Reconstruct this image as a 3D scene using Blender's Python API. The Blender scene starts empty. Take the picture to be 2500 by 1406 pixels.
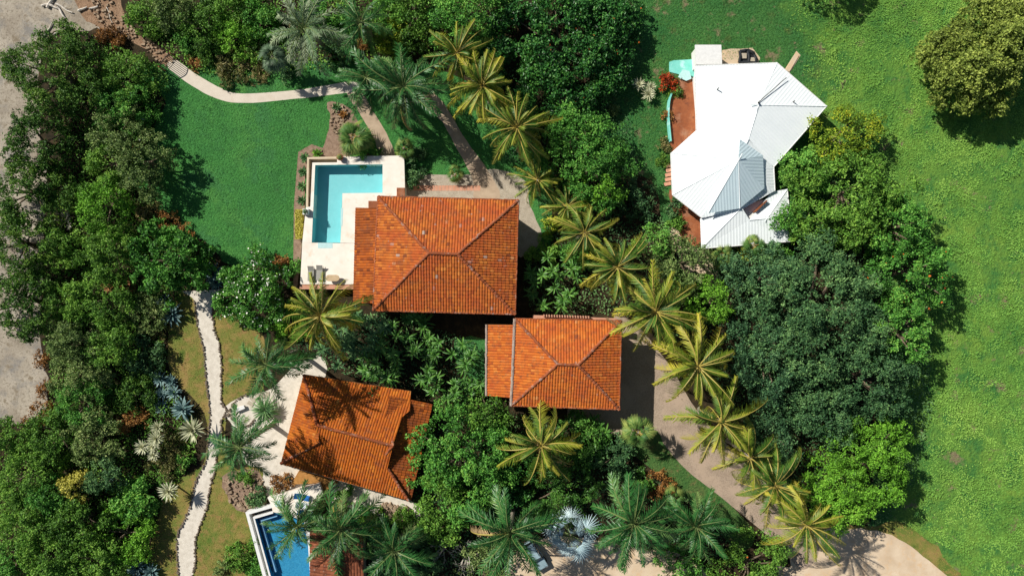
import bpy, bmesh, math, random
import numpy as np
from mathutils import Vector

# ------------------------------------------------------------------ camera, sky, sun
S = bpy.context.scene
COL = S.collection
H = 92.0          # camera height above the ground, metres
K = 0.055         # metres of ground per measured unit of the site plan

cam = bpy.data.cameras.new("camera"); cam.sensor_width = 36.0
cam.lens = 18.0 * H / (1250 * K); cam.clip_start = 0.5; cam.clip_end = 5000
co = bpy.data.objects.new("camera", cam); COL.objects.link(co)
co.location = (0, 0, H); co.rotation_euler = (0, 0, 0); S.camera = co

SUN_EL = math.radians(40.0); SUN_ROT = math.atan2(-0.82, 0.57)
S.world = bpy.data.worlds.new("World"); S.world.use_nodes = True
wn = S.world.node_tree
sky = wn.nodes.new("ShaderNodeTexSky"); sky.sky_type = 'NISHITA'; sky.sun_disc = False
sky.sun_elevation = SUN_EL; sky.sun_rotation = SUN_ROT
bg = wn.nodes["Background"]; bg.inputs[1].default_value = 0.05
wn.links.new(sky.outputs[0], bg.inputs[0])
sl = bpy.data.lights.new("sun", 'SUN'); sl.energy = 5.0; sl.angle = math.radians(0.5); sl.color = (1, .95, .86)
so = bpy.data.objects.new("sun", sl); COL.objects.link(so)
sd = Vector((math.sin(SUN_ROT) * math.cos(SUN_EL), math.cos(SUN_ROT) * math.cos(SUN_EL), math.sin(SUN_EL)))
so.rotation_euler = sd.to_track_quat('Z', 'Y').to_euler(); so.location = sd * 150
S.view_settings.view_transform = 'Standard'; S.view_settings.look = 'None'
S.view_settings.exposure = 0.2; S.view_settings.gamma = 1.0
S.render.engine = 'CYCLES'
S.cycles.max_bounces = 8; S.cycles.transparent_max_bounces = 12

# ------------------------------------------------------------------ helpers
def W(px, py, h=0.0):
    f = K * (H - h) / H
    return ((px - 1250) * f, (703 - py) * f, h)

def WA(pts, h=0.0):
    return [W(p[0], p[1], h) for p in pts]

def tag(o, label=None, cat=None, group=None, kind=None):
    if label: o['label'] = label
    if cat: o['category'] = cat
    if group: o['group'] = group
    if kind: o['kind'] = kind
    return o

def empty(name, loc, label, cat, group=None, rz=0.0):
    o = bpy.data.objects.new(name, None); COL.objects.link(o)
    o.empty_display_size = .3
    o.location = loc; o.rotation_euler = (0, 0, rz)
    return tag(o, label, cat, group)

def np_mesh(name, V, F, mats, tint=None, midx=None, smooth=False):
    V = np.asarray(V, dtype=np.float32); F = np.asarray(F, dtype=np.int32)
    k = F.shape[1]
    me = bpy.data.meshes.new(name)
    me.vertices.add(len(V)); me.vertices.foreach_set('co', V.ravel())
    me.loops.add(F.size); me.loops.foreach_set('vertex_index', F.ravel())
    me.polygons.add(len(F)); me.polygons.foreach_set('loop_start', np.arange(len(F), dtype=np.int32) * k)
    if midx is not None: me.polygons.foreach_set('material_index', np.asarray(midx, dtype=np.int32))
    me.update(calc_edges=True)
    if tint is not None:
        a = me.attributes.new('tint', 'FLOAT', 'FACE'); a.data.foreach_set('value', np.asarray(tint, dtype=np.float32))
    for m in (mats if isinstance(mats, (list, tuple)) else [mats]): me.materials.append(m)
    me.polygons.foreach_set('use_smooth', np.full(len(F), smooth))
    return me

def link(name, me, parent=None, loc=None):
    o = bpy.data.objects.new(name, me); COL.objects.link(o)
    if parent: o.parent = parent
    if loc is not None: o.location = loc
    return o

class MB:
    """collects boxes, prisms, tubes; build() links them as one mesh object"""
    def __init__(s): s.v = []; s.f = []
    def poly(s, pts):
        b = len(s.v); s.v += [tuple(p) for p in pts]; s.f.append(list(range(b, b + len(pts))))
    def prism(s, pts, z0, z1):
        """pts: xy outline (any winding), walls down to z0, top at z1"""
        a = sum(pts[i][0] * pts[(i + 1) % len(pts)][1] - pts[(i + 1) % len(pts)][0] * pts[i][1] for i in range(len(pts)))
        if a < 0: pts = pts[::-1]
        n = len(pts); b = len(s.v)
        s.v += [(p[0], p[1], z1) for p in pts] + [(p[0], p[1], z0) for p in pts]
        s.f.append(list(range(b, b + n))); s.f.append(list(range(b + 2 * n - 1, b + n - 1, -1)))
        for i in range(n):
            j = (i + 1) % n; s.f.append([b + i, b + n + i, b + n + j, b + j])
    def box(s, c, d, rz=0.0):
        ca, sa = math.cos(rz), math.sin(rz)
        q = [(x * d[0] / 2, y * d[1] / 2) for x, y in ((-1, -1), (1, -1), (1, 1), (-1, 1))]
        s.prism([(c[0] + x * ca - y * sa, c[1] + x * sa + y * ca) for x, y in q], c[2] - d[2] / 2, c[2] + d[2] / 2)
    def tube(s, pts, rad, seg=6, cap=True):
        P = [Vector(p) for p in pts]; b = len(s.v); n = len(P)
        for i, p in enumerate(P):
            t = (P[min(i + 1, n - 1)] - P[max(i - 1, 0)]).normalized()
            u = t.cross(Vector((0.31, .87, .12))).normalized(); w = t.cross(u)
            r = rad[i] if isinstance(rad, (list, tuple)) else rad
            for k in range(seg):
                a = 2 * math.pi * k / seg
                s.v.append(tuple(p + (u * math.cos(a) + w * math.sin(a)) * r))
        for i in range(n - 1):
            for k in range(seg):
                k2 = (k + 1) % seg
                s.f.append([b + i * seg + k, b + i * seg + k2, b + (i + 1) * seg + k2, b + (i + 1) * seg + k])
        if cap:
            s.f.append([b + k for k in range(seg)][::-1]); s.f.append([b + (n - 1) * seg + k for k in range(seg)])
    def lathe(s, c, prof, seg=16):
        b = len(s.v)
        for r, z in prof:
            for k in range(seg):
                a = 2 * math.pi * k / seg; s.v.append((c[0] + r * math.cos(a), c[1] + r * math.sin(a), c[2] + z))
        for i in range(len(prof) - 1):
            for k in range(seg):
                k2 = (k + 1) % seg
                s.f.append([b + i * seg + k, b + i * seg + k2, b + (i + 1) * seg + k2, b + (i + 1) * seg + k])
        s.f.append([b + (len(prof) - 1) * seg + k for k in range(seg)])
    def build(s, name, mat, parent=None, org=(0, 0, 0), bevel=0, smooth=False):
        me = bpy.data.meshes.new(name)
        me.from_pydata([(x - org[0], y - org[1], z - org[2]) for x, y, z in s.v], [], s.f)
        bm = bmesh.new(); bm.from_mesh(me)
        bmesh.ops.triangulate(bm, faces=[f for f in bm.faces if len(f.verts) > 4])
        if not bevel: bmesh.ops.recalc_face_normals(bm, faces=bm.faces)
        bm.to_mesh(me); bm.free()
        for m in (mat if isinstance(mat, (list, tuple)) else [mat]): me.materials.append(m)
        if smooth:
            for p in me.polygons: p.use_smooth = True
        o = link(name, me, parent)
        if not parent: o.location = org
        if bevel:
            md = o.modifiers.new('b', 'BEVEL'); md.width = bevel; md.segments = 2; md.limit_method = 'ANGLE'
        return o

def vnoise(x, y, scale, seed=0):
    """smooth value noise, 0..1"""
    r = np.random.RandomState(seed); T = r.rand(256, 256)
    x = np.asarray(x) / scale + 1000; y = np.asarray(y) / scale + 1000
    xi = np.floor(x).astype(int); yi = np.floor(y).astype(int); fx = x - xi; fy = y - yi
    fx = fx * fx * (3 - 2 * fx); fy = fy * fy * (3 - 2 * fy)
    g = lambda a, b: T[a % 256, b % 256]
    return (g(xi, yi) * (1 - fx) + g(xi + 1, yi) * fx) * (1 - fy) + (g(xi, yi + 1) * (1 - fx) + g(xi + 1, yi + 1) * fx) * fy

def in_poly(x, y, poly):
    c = np.zeros(len(x), bool); n = len(poly)
    for i in range(n):
        x0, y0 = poly[i][:2]; x1, y1 = poly[(i + 1) % n][:2]
        if y0 == y1: continue
        c ^= ((y0 > y) != (y1 > y)) & (x < (x1 - x0) * (y - y0) / (y1 - y0) + x0)
    return c

def spline(pts, n=6, closed=True):
    P = [np.array(p[:2], float) for p in pts]; N = len(P); out = []
    for i in range(N if closed else N - 1):
        a, b, c, d = (P[(i - 1) % N], P[i], P[(i + 1) % N], P[(i + 2) % N]) if closed else (P[max(i - 1, 0)], P[i], P[i + 1], P[min(i + 2, N - 1)])
        for k in range(n):
            t = k / n
            out.append(.5 * ((2 * b) + (c - a) * t + (2 * a - 5 * b + 4 * c - d) * t * t + (3 * b - a - 3 * c + d) * t ** 3))
    if not closed: out.append(P[-1])
    return [tuple(p) for p in out]

# ------------------------------------------------------------------ materials
MATS = {}
def ramp(nt, stops):
    r = nt.nodes.new('ShaderNodeValToRGB'); e = r.color_ramp.elements
    while len(e) > 1: e.remove(e[-1])
    e[0].position = stops[0][0]; e[0].color = (*stops[0][1], 1)
    for p, c in stops[1:]:
        x = e.new(p); x.color = (*c, 1)
    return r
def base_mat(name):
    m = bpy.data.materials.new(name); m.use_nodes = True; MATS[name] = m
    return m, m.node_tree, m.node_tree.nodes['Principled BSDF']
def noise(nt, scale, detail=4, rough=.6, dist=0.0, coord=None):
    n = nt.nodes.new('ShaderNodeTexNoise'); n.inputs['Scale'].default_value = scale
    n.inputs['Detail'].default_value = detail; n.inputs['Roughness'].default_value = rough; n.inputs['Distortion'].default_value = dist
    g = nt.nodes.new('ShaderNodeNewGeometry')
    nt.links.new(g.outputs['Position'], n.inputs['Vector'])
    return n
def mix(nt, fac, a, b):
    m = nt.nodes.new('ShaderNodeMix'); m.data_type = 'RGBA'
    for s, v in ((m.inputs['Factor'], fac), (m.inputs['A'], a), (m.inputs['B'], b)):
        pass
    fi, ai, bi = m.inputs[0], m.inputs[6], m.inputs[7]
    for s, v in ((fi, fac), (ai, a), (bi, b)):
        if hasattr(v, 'is_output'): nt.links.new(v, s)
        elif isinstance(v, tuple): s.default_value = (*v, 1)
        else: s.default_value = v
    return m.outputs[2]
def bump(nt, bsdf, h, strength, dist):
    b = nt.nodes.new('ShaderNodeBump'); b.inputs['Strength'].default_value = strength; b.inputs['Distance'].default_value = dist
    nt.links.new(h, b.inputs['Height']); nt.links.new(b.outputs[0], bsdf.inputs['Normal'])

def surf(name, stops, scale=2.0, rough=.9, spec=.2, detail=6, fine=None, patches=None, bumps=None, metal=0):
    """noise-coloured surface; fine=(scale, colour, amount lo..hi), patches=[(scale, lo, hi, colour)]; bumps=(scale, strength, dist)"""
    m, nt, b = base_mat(name)
    n = noise(nt, scale, detail); r = ramp(nt, stops); nt.links.new(n.outputs[0], r.inputs[0]); c = r.outputs[0]
    for (sc, lo, hi, colr) in (patches or []):
        n2 = noise(nt, sc, 5, .65); rr = ramp(nt, [(lo, (0, 0, 0)), (hi, (1, 1, 1))]); nt.links.new(n2.outputs[0], rr.inputs[0])
        c = mix(nt, rr.outputs[0], c, colr)
    nt.links.new(c, b.inputs['Base Color'])
    b.inputs['Roughness'].default_value = rough; b.inputs['Specular IOR Level'].default_value = spec; b.inputs['Metallic'].default_value = metal
    if bumps:
        n3 = noise(nt, bumps[0], 6, .7); bump(nt, b, n3.outputs[0], bumps[1], bumps[2])
    return m

def leafmat(name, lo, mid, hi, trans=.16, rough=.5, spec=.2, vary=.25, scale=.45, gain=1.35):
    lo, mid, hi = [tuple(min(.8, v * g) for v in c) for c, g in ((lo, gain * .6), (mid, gain), (hi, gain * 1.08))]
    m, nt, b = base_mat(name)
    a = nt.nodes.new('ShaderNodeAttribute'); a.attribute_name = 'tint'
    oi = nt.nodes.new('ShaderNodeObjectInfo')
    n = noise(nt, scale, 3)
    ad = nt.nodes.new('ShaderNodeMath'); ad.operation = 'MULTIPLY_ADD'; ad.inputs[1].default_value = vary * 1.6; nt.links.new(n.outputs[0], ad.inputs[0]); nt.links.new(a.outputs['Fac'], ad.inputs[2])
    ad2 = nt.nodes.new('ShaderNodeMath'); ad2.operation = 'MULTIPLY_ADD'; ad2.inputs[1].default_value = vary; nt.links.new(oi.outputs['Random'], ad2.inputs[0]); nt.links.new(ad.outputs[0], ad2.inputs[2])
    sb = nt.nodes.new('ShaderNodeMath'); sb.operation = 'SUBTRACT'; sb.inputs[1].default_value = vary * 1.3; nt.links.new(ad2.outputs[0], sb.inputs[0])
    r = ramp(nt, [(0.0, lo), (.5, mid), (1.0, hi)]); nt.links.new(sb.outputs[0], r.inputs[0])
    nt.links.new(r.outputs[0], b.inputs['Base Color'])
    b.inputs['Roughness'].default_value = rough; b.inputs['Specular IOR Level'].default_value = spec
    t = nt.nodes.new('ShaderNodeBsdfTranslucent'); nt.links.new(r.outputs[0], t.inputs[0])
    mx = nt.nodes.new('ShaderNodeMixShader'); mx.inputs[0].default_value = trans
    nt.links.new(b.outputs[0], mx.inputs[1]); nt.links.new(t.outputs[0], mx.inputs[2])
    nt.links.new(mx.outputs[0], nt.nodes['Material Output'].inputs[0])
    return m

def plain(name, c, rough=.6, spec=.3, metal=0):
    return surf(name, [(.3, tuple(x * .85 for x in c)), (.7, c)], 3.0, rough, spec, metal=metal)

# ground materials
M_SOIL = surf('soil', [(.3, (.014, .012, .006)), (.55, (.038, .028, .013)), (.75, (.10, .06, .028))], 1.2, patches=[(6, .55, .7, (.05, .03, .02))], bumps=(6, .8, .12))
M_BEACH = surf('beach_sand', [(.3, (.24, .20, .155)), (.5, (.36, .315, .25)), (.7, (.48, .43, .35))], .35, patches=[(3.0, .52, .68, (.17, .14, .10)), (.22, .5, .62, (.22, .205, .185)), (.7, .55, .65, (.21, .17, .12)), (9, .62, .7, (.6, .55, .46))], bumps=(4, .5, .1))
M_LAWN = surf('lawn_grass', [(.3, (.048, .20, .05)), (.5, (.075, .265, .06)), (.7, (.12, .31, .068))], .12, spec=.1, patches=[(.55, .5, .72, (.045, .15, .045)), (.25, .52, .62, (.065, .22, .07)), (7, .5, .75, (.025, .12, .04)), (1.1, .66, .74, (.15, .25, .08)), (3.2, .45, .7, (.045, .17, .045))], bumps=(3.2, 1.0, .3))
M_RIGHTLAWN = surf('side_lawn_grass', [(.3, (.04, .17, .05)), (.5, (.06, .20, .055)), (.7, (.09, .24, .065))], .16, spec=.1, patches=[(.5, .58, .74, (.15, .19, .07)), (3.5, .45, .7, (.035, .14, .04)), (.3, .66, .74, (.25, .20, .10))], bumps=(3.2, 1.0, .3))
def meadow_mat():
    m, nt, b = base_mat('meadow_grass')
    def layer(sc, lo, hi, a, c, detail=5):
        n = noise(nt, sc, detail, .65); r = ramp(nt, [(lo, (0, 0, 0)), (hi, (1, 1, 1))]); nt.links.new(n.outputs[0], r.inputs[0]); return mix(nt, r.outputs[0], a, c)
    side = layer(.16, .3, .7, (.045, .18, .05), (.09, .24, .06)); side = layer(.5, .56, .72, side, (.13, .155, .05)); side = layer(3.5, .45, .7, side, (.018, .085, .022))
    mead = layer(.11, .35, .65, (.12, .28, .05), (.22, .38, .06)); mead = layer(.35, .47, .62, mead, (.065, .21, .05)); mead = layer(.9, .55, .68, mead, (.06, .19, .045)); mead = layer(4, .5, .72, mead, (.10, .25, .04))
    g = nt.nodes.new('ShaderNodeNewGeometry'); dt = nt.nodes.new('ShaderNodeVectorMath'); dt.operation = 'DOT_PRODUCT'; dt.inputs[1].default_value = (1, .15, 0); nt.links.new(g.outputs['Position'], dt.inputs[0])
    n = noise(nt, .22, 4); a = nt.nodes.new('ShaderNodeMath'); a.operation = 'MULTIPLY_ADD'; a.inputs[1].default_value = 22; nt.links.new(n.outputs[0], a.inputs[0]); nt.links.new(dt.outputs['Value'], a.inputs[2])
    mr = nt.nodes.new('ShaderNodeMapRange'); mr.inputs[1].default_value = 53; mr.inputs[2].default_value = 60; nt.links.new(a.outputs[0], mr.inputs[0])
    c = mix(nt, mr.outputs[0], side, mead)
    c = layer(.33, .60, .68, c, (.27, .22, .13)); c = layer(.8, .63, .70, c, (.26, .22, .12))
    nt.links.new(c, b.inputs['Base Color']); b.inputs['Roughness'].default_value = .9; b.inputs['Specular IOR Level'].default_value = .1
    n3 = noise(nt, 2.6, 6, .7); bump(nt, b, n3.outputs[0], 1.0, .5)
    return m
M_MEADOW = meadow_mat()
M_VERGE = surf('verge_grass', [(.3, (.05, .14, .035)), (.5, (.085, .17, .045)), (.7, (.15, .17, .06))], .5, spec=.1, patches=[(1.2, .55, .7, (.22, .15, .07)), (3.2, .45, .7, (.04, .11, .03))], bumps=(3.2, 1.0, .3))
M_DRY = surf('dry_lawn_grass', [(.35, (.10, .17, .03)), (.5, (.20, .20, .05)), (.65, (.32, .23, .08))], .35, spec=.1, patches=[(.9, .5, .66, (.30, .19, .075)), (.6, .56, .7, (.06, .13, .02)), (8, .55, .75, (.10, .11, .025))], bumps=(9, .8, .1))
M_GRAVEL = surf('white_gravel', [(.3, (.54, .49, .41)), (.6, (.70, .645, .555))], 1.5, patches=[(14, .55, .7, (.48, .44, .38))], bumps=(12, .6, .05))
M_CONC = surf('path_concrete', [(.3, (.58, .51, .42)), (.7, (.68, .61, .51))], .8, patches=[(.35, .55, .7, (.58, .48, .37)), (10, .6, .75, (.54, .47, .38))], bumps=(12, .3, .03))
M_TAN = surf('side_path_concrete', [(.3, (.36, .27, .19)), (.7, (.5, .39, .28))], .9, patches=[(9, .6, .75, (.3, .23, .16))], bumps=(12, .3, .03))
M_WALK = surf('walk_gravel', [(.3, (.30, .25, .19)), (.7, (.46, .40, .31))], 1.2, patches=[(9, .5, .65, (.55, .5, .42)), (7, .6, .7, (.22, .17, .12))], bumps=(9, .7, .06))
M_DRIVE = surf('driveway_paving', [(.3, (.34, .26, .195)), (.7, (.45, .355, .275))], .5, patches=[(6, .45, .62, (.26, .20, .15)), (.25, .5, .65, (.42, .32, .24)), (1.3, .6, .7, (.28, .21, .155))], bumps=(6, .6, .05))
M_SAND = surf('pale_sand', [(.3, (.52, .39, .26)), (.7, (.70, .57, .42))], .4, patches=[(.9, .52, .66, (.62, .44, .27)), (8, .6, .75, (.5, .39, .27))], bumps=(8, .4, .05))
M_TRACK = surf('rubble_track', [(.3, (.22, .13, .075)), (.7, (.38, .25, .16))], 1.0, patches=[(5, .5, .7, (.15, .085, .05))], bumps=(5, .9, .15))
M_BED = surf('planting_bed_soil', [(.3, (.20, .13, .09)), (.7, (.35, .25, .18))], 2.0, patches=[(6, .55, .7, (.12, .07, .045))], bumps=(7, .8, .1))
# building materials
M_WALL = surf('cream_render', [(.3, (.55, .44, .32)), (.7, (.62, .5, .37))], .8, bumps=(20, .2, .02))
M_WHITEWALL = surf('white_wall', [(.3, (.7, .69, .66)), (.7, (.78, .77, .74))], .8)
M_DECK = surf('pale_stone_deck', [(.3, (.76, .69, .60)), (.7, (.86, .81, .73))], .6, rough=.7, patches=[(.8, .55, .7, (.74, .62, .50)), (5, .66, .75, (.66, .56, .45))], bumps=(10, .15, .02))
M_CREAM = surf('cream_pool_wall', [(.3, (.56, .45, .30)), (.7, (.66, .55, .40))], 1.0)
M_TERRACOTTA = surf('terracotta_floor', [(.3, (.19, .06, .025)), (.5, (.28, .09, .036)), (.7, (.35, .13, .055))], .6, rough=.7, patches=[(1.6, .56, .68, (.16, .055, .03)), (.5, .55, .7, (.34, .17, .10)), (5, .55, .7, (.2, .07, .035))])
M_PINK = surf('pink_terracotta', [(.3, (.5, .24, .15)), (.7, (.6, .33, .23))], 1.5)
M_AQUA = surf('turquoise_paint', [(.3, (.16, .55, .47)), (.7, (.24, .66, .58))], 1.0, patches=[(.9, .55, .66, (.45, .78, .74))])
M_WOOD = surf('deck_wood', [(.3, (.32, .15, .04)), (.7, (.48, .24, .075))], 2.5)
M_BROWNWOOD = surf('brown_wood', [(.3, (.16, .07, .03)), (.7, (.28, .13, .06))], 2.5)
M_GREYMAT = surf('grey_mesh_fabric', [(.3, (.30, .29, .26)), (.7, (.36, .35, .31))], 6)
M_TABLE = surf('tan_stone_top', [(.3, (.45, .33, .2)), (.7, (.58, .44, .28))], 5)
M_STONE = surf('dark_edge_stone', [(.3, (.09, .07, .055)), (.7, (.24, .19, .14))], 6, bumps=(9, .8, .05))
M_ROCK = surf('brown_rock', [(.3, (.22, .15, .10)), (.7, (.42, .32, .22))], 2.5, bumps=(6, .8, .08))
M_SLAB = surf('paving_slab', [(.3, (.38, .33, .25)), (.7, (.48, .42, .33))], 3)
M_DRIFT = surf('bleached_driftwood', [(.3, (.5, .45, .38)), (.7, (.68, .63, .56))], 5)
M_BARK = surf('bark', [(.3, (.10, .075, .05)), (.7, (.22, .17, .12))], 6, bumps=(9, .8, .05))
M_PALMBARK = surf('palm_bark', [(.3, (.20, .17, .13)), (.7, (.36, .32, .26))], 6, bumps=(7, .5, .04))
M_IRON = plain('black_iron', (.03, .025, .02), .5, .4)
M_BLACK = plain('black_plastic', (.02, .022, .025), .45, .5)
M_WHITE = plain('white_paint', (.8, .8, .78), .5)
M_BLUEF = surf('blue_towel', [(.3, (.02, .12, .38)), (.7, (.035, .19, .52))], 5)
M_PALEBLUE = surf('pale_cushion', [(.3, (.6, .68, .78)), (.7, (.75, .8, .86))], 5)
M_CARPAINT = plain('pale_blue_car_paint', (.30, .42, .47), .25, .6)
M_GLASSDARK = plain('dark_car_glass', (.015, .02, .025), .08, .8)
M_RUBBER = plain('tyre_rubber', (.02, .02, .02), .9)
M_RED = leafmat('red_leaves', (.12, .03, .01), (.35, .045, .012), (.55, .09, .015), .2)

def metal_roof():
    m, nt, b = base_mat('white_metal_roof')
    n = noise(nt, .5, 4); r = ramp(nt, [(.35, (.78, .835, .85)), (.65, (.83, .88, .89))]); nt.links.new(n.outputs[0], r.inputs[0])  # slight blue in the white imitates the cast of the sky
    nt.links.new(r.outputs[0], b.inputs['Base Color']); b.inputs['Roughness'].default_value = .45; b.inputs['Specular IOR Level'].default_value = .4
    return m
M_METAL = metal_roof()
M_TENT = surf('sky_tinted_metal_roof', [(.3, (.56, .70, .75)), (.7, (.62, .75, .80))], .6, rough=.5, spec=.4)  # blue cast of skylight on the shaded tent painted into the metal colour
def tilemat(name, stops, stain, grey=.72):
    m, nt, b = base_mat(name)
    a = nt.nodes.new('ShaderNodeAttribute'); a.attribute_name = 'tint'
    r = ramp(nt, stops); nt.links.new(a.outputs['Fac'], r.inputs[0]); c = r.outputs[0]
    n = noise(nt, .35, 4); rr = ramp(nt, [(.42, (0, 0, 0)), (.66, (.8, .8, .8))]); nt.links.new(n.outputs[0], rr.inputs[0]); c = mix(nt, rr.outputs[0], c, stain)
    n = noise(nt, 2.2, 5, .7); rr = ramp(nt, [(.52, (0, 0, 0)), (.70, (.75, .75, .75))]); nt.links.new(n.outputs[0], rr.inputs[0]); c = mix(nt, rr.outputs[0], c, (.14, .06, .035))
    n = noise(nt, .9, 6, .75); rr = ramp(nt, [(.54, (0, 0, 0)), (.68, (.7, .7, .7))]); nt.links.new(n.outputs[0], rr.inputs[0]); c = mix(nt, rr.outputs[0], c, (.20, .075, .04))
    n = noise(nt, 1.7, 3, .6); rr = ramp(nt, [(grey - .05, (0, 0, 0)), (grey, (.7, .7, .7))]); nt.links.new(n.outputs[0], rr.inputs[0]); c = mix(nt, rr.outputs[0], c, (.34, .26, .22))
    nt.links.new(c, b.inputs['Base Color']); b.inputs['Roughness'].default_value = .85; b.inputs['Specular IOR Level'].default_value = .15
    n3 = noise(nt, 14, 4); bump(nt, b, n3.outputs[0], .4, .03)
    return m
ORANGE = [(0, (.12, .034, .014)), (.15, (.26, .064, .018)), (.45, (.46, .128, .024)), (.75, (.56, .19, .036)), (.92, (.62, .25, .065)), (1, (.42, .31, .25))]
M_TILE = tilemat('clay_tiles', ORANGE, (.42, .085, .025))
M_TILE2 = tilemat('bright_clay_tiles', [(0, (.2, .045, .014)), (.1, (.36, .08, .018)), (.4, (.52, .135, .022)), (.75, (.60, .20, .036)), (1, (.56, .25, .09))], (.44, .095, .025), .74)
M_TILE3 = tilemat('golden_clay_tiles', [(0, (.17, .04, .008)), (.15, (.33, .075, .012)), (.5, (.46, .125, .015)), (.85, (.54, .18, .024)), (1, (.58, .24, .05))], (.36, .085, .014), .8)
M_TILEOLD = tilemat('mouldy_clay_tiles', [(0, (.09, .025, .01)), (.25, (.26, .06, .014)), (.5, (.42, .105, .016)), (.85, (.50, .15, .022)), (1, (.52, .2, .05))], (.18, .05, .016), .8)
M_TILE4 = tilemat('old_brown_tiles', [(0, (.09, .03, .015)), (.4, (.22, .07, .035)), (.8, (.32, .11, .05)), (1, (.36, .2, .13))], (.16, .055, .03), .7)
M_CAP = tilemat('cap_tiles', [(0, (.16, .045, .018)), (.5, (.34, .09, .033)), (.95, (.42, .14, .06)), (1, (.48, .26, .16))], (.28, .08, .035), .64)
M_CAPGREY = tilemat('grey_cap_tiles', [(0, (.25, .2, .17)), (.5, (.4, .33, .28)), (1, (.5, .44, .38))], (.3, .22, .17), .6)

def watermat(name, tintc):
    m, nt, b = base_mat(name); nt.nodes.remove(b)
    t = nt.nodes.new('ShaderNodeBsdfTransparent'); t.inputs[0].default_value = (*tintc, 1)
    g = nt.nodes.new('ShaderNodeBsdfGlossy'); g.inputs['Roughness'].default_value = .04
    lw = nt.nodes.new('ShaderNodeLayerWeight'); lw.inputs[0].default_value = .5
    pw = nt.nodes.new('ShaderNodeMath'); pw.operation = 'POWER'; pw.inputs[1].default_value = 4; nt.links.new(lw.outputs['Facing'], pw.inputs[0])
    f = nt.nodes.new('ShaderNodeMath'); f.operation = 'MULTIPLY_ADD'; f.inputs[1].default_value = .8; f.inputs[2].default_value = .02; nt.links.new(pw.outputs[0], f.inputs[0])
    n = noise(nt, 2.0, 3); bp = nt.nodes.new('ShaderNodeBump'); bp.inputs['Strength'].default_value = .12; bp.inputs['Distance'].default_value = .1
    nt.links.new(n.outputs[0], bp.inputs['Height']); nt.links.new(bp.outputs[0], g.inputs['Normal'])
    x = nt.nodes.new('ShaderNodeMixShader'); nt.links.new(f.outputs[0], x.inputs[0]); nt.links.new(t.outputs[0], x.inputs[1]); nt.links.new(g.outputs[0], x.inputs[2])
    nt.links.new(x.outputs[0], nt.nodes['Material Output'].inputs[0])
    return m
M_WATER = watermat('pool_water', (.86, .98, 1.0))
M_POOLFLOOR = surf('turquoise_pool_lining', [(.3, (.25, .58, .59)), (.7, (.29, .62, .63))], 1.0, rough=.6, bumps=(3, .2, .1))
M_POOLBLUE = surf('blue_mosaic_lining', [(.35, (.028, .20, .37)), (.65, (.055, .30, .50))], 6.0, detail=2, rough=.5, patches=[(9, .52, .62, (.06, .27, .43)), (4, .6, .7, (.015, .12, .26))])
M_POOLBLUE_L = surf('pale_blue_ledge', [(.3, (.2, .36, .55)), (.7, (.28, .42, .6))], 5.0)
M_TROUGH = surf('beige_trough_lining', [(.3, (.36, .33, .22)), (.7, (.46, .42, .29))], 2)

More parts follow.
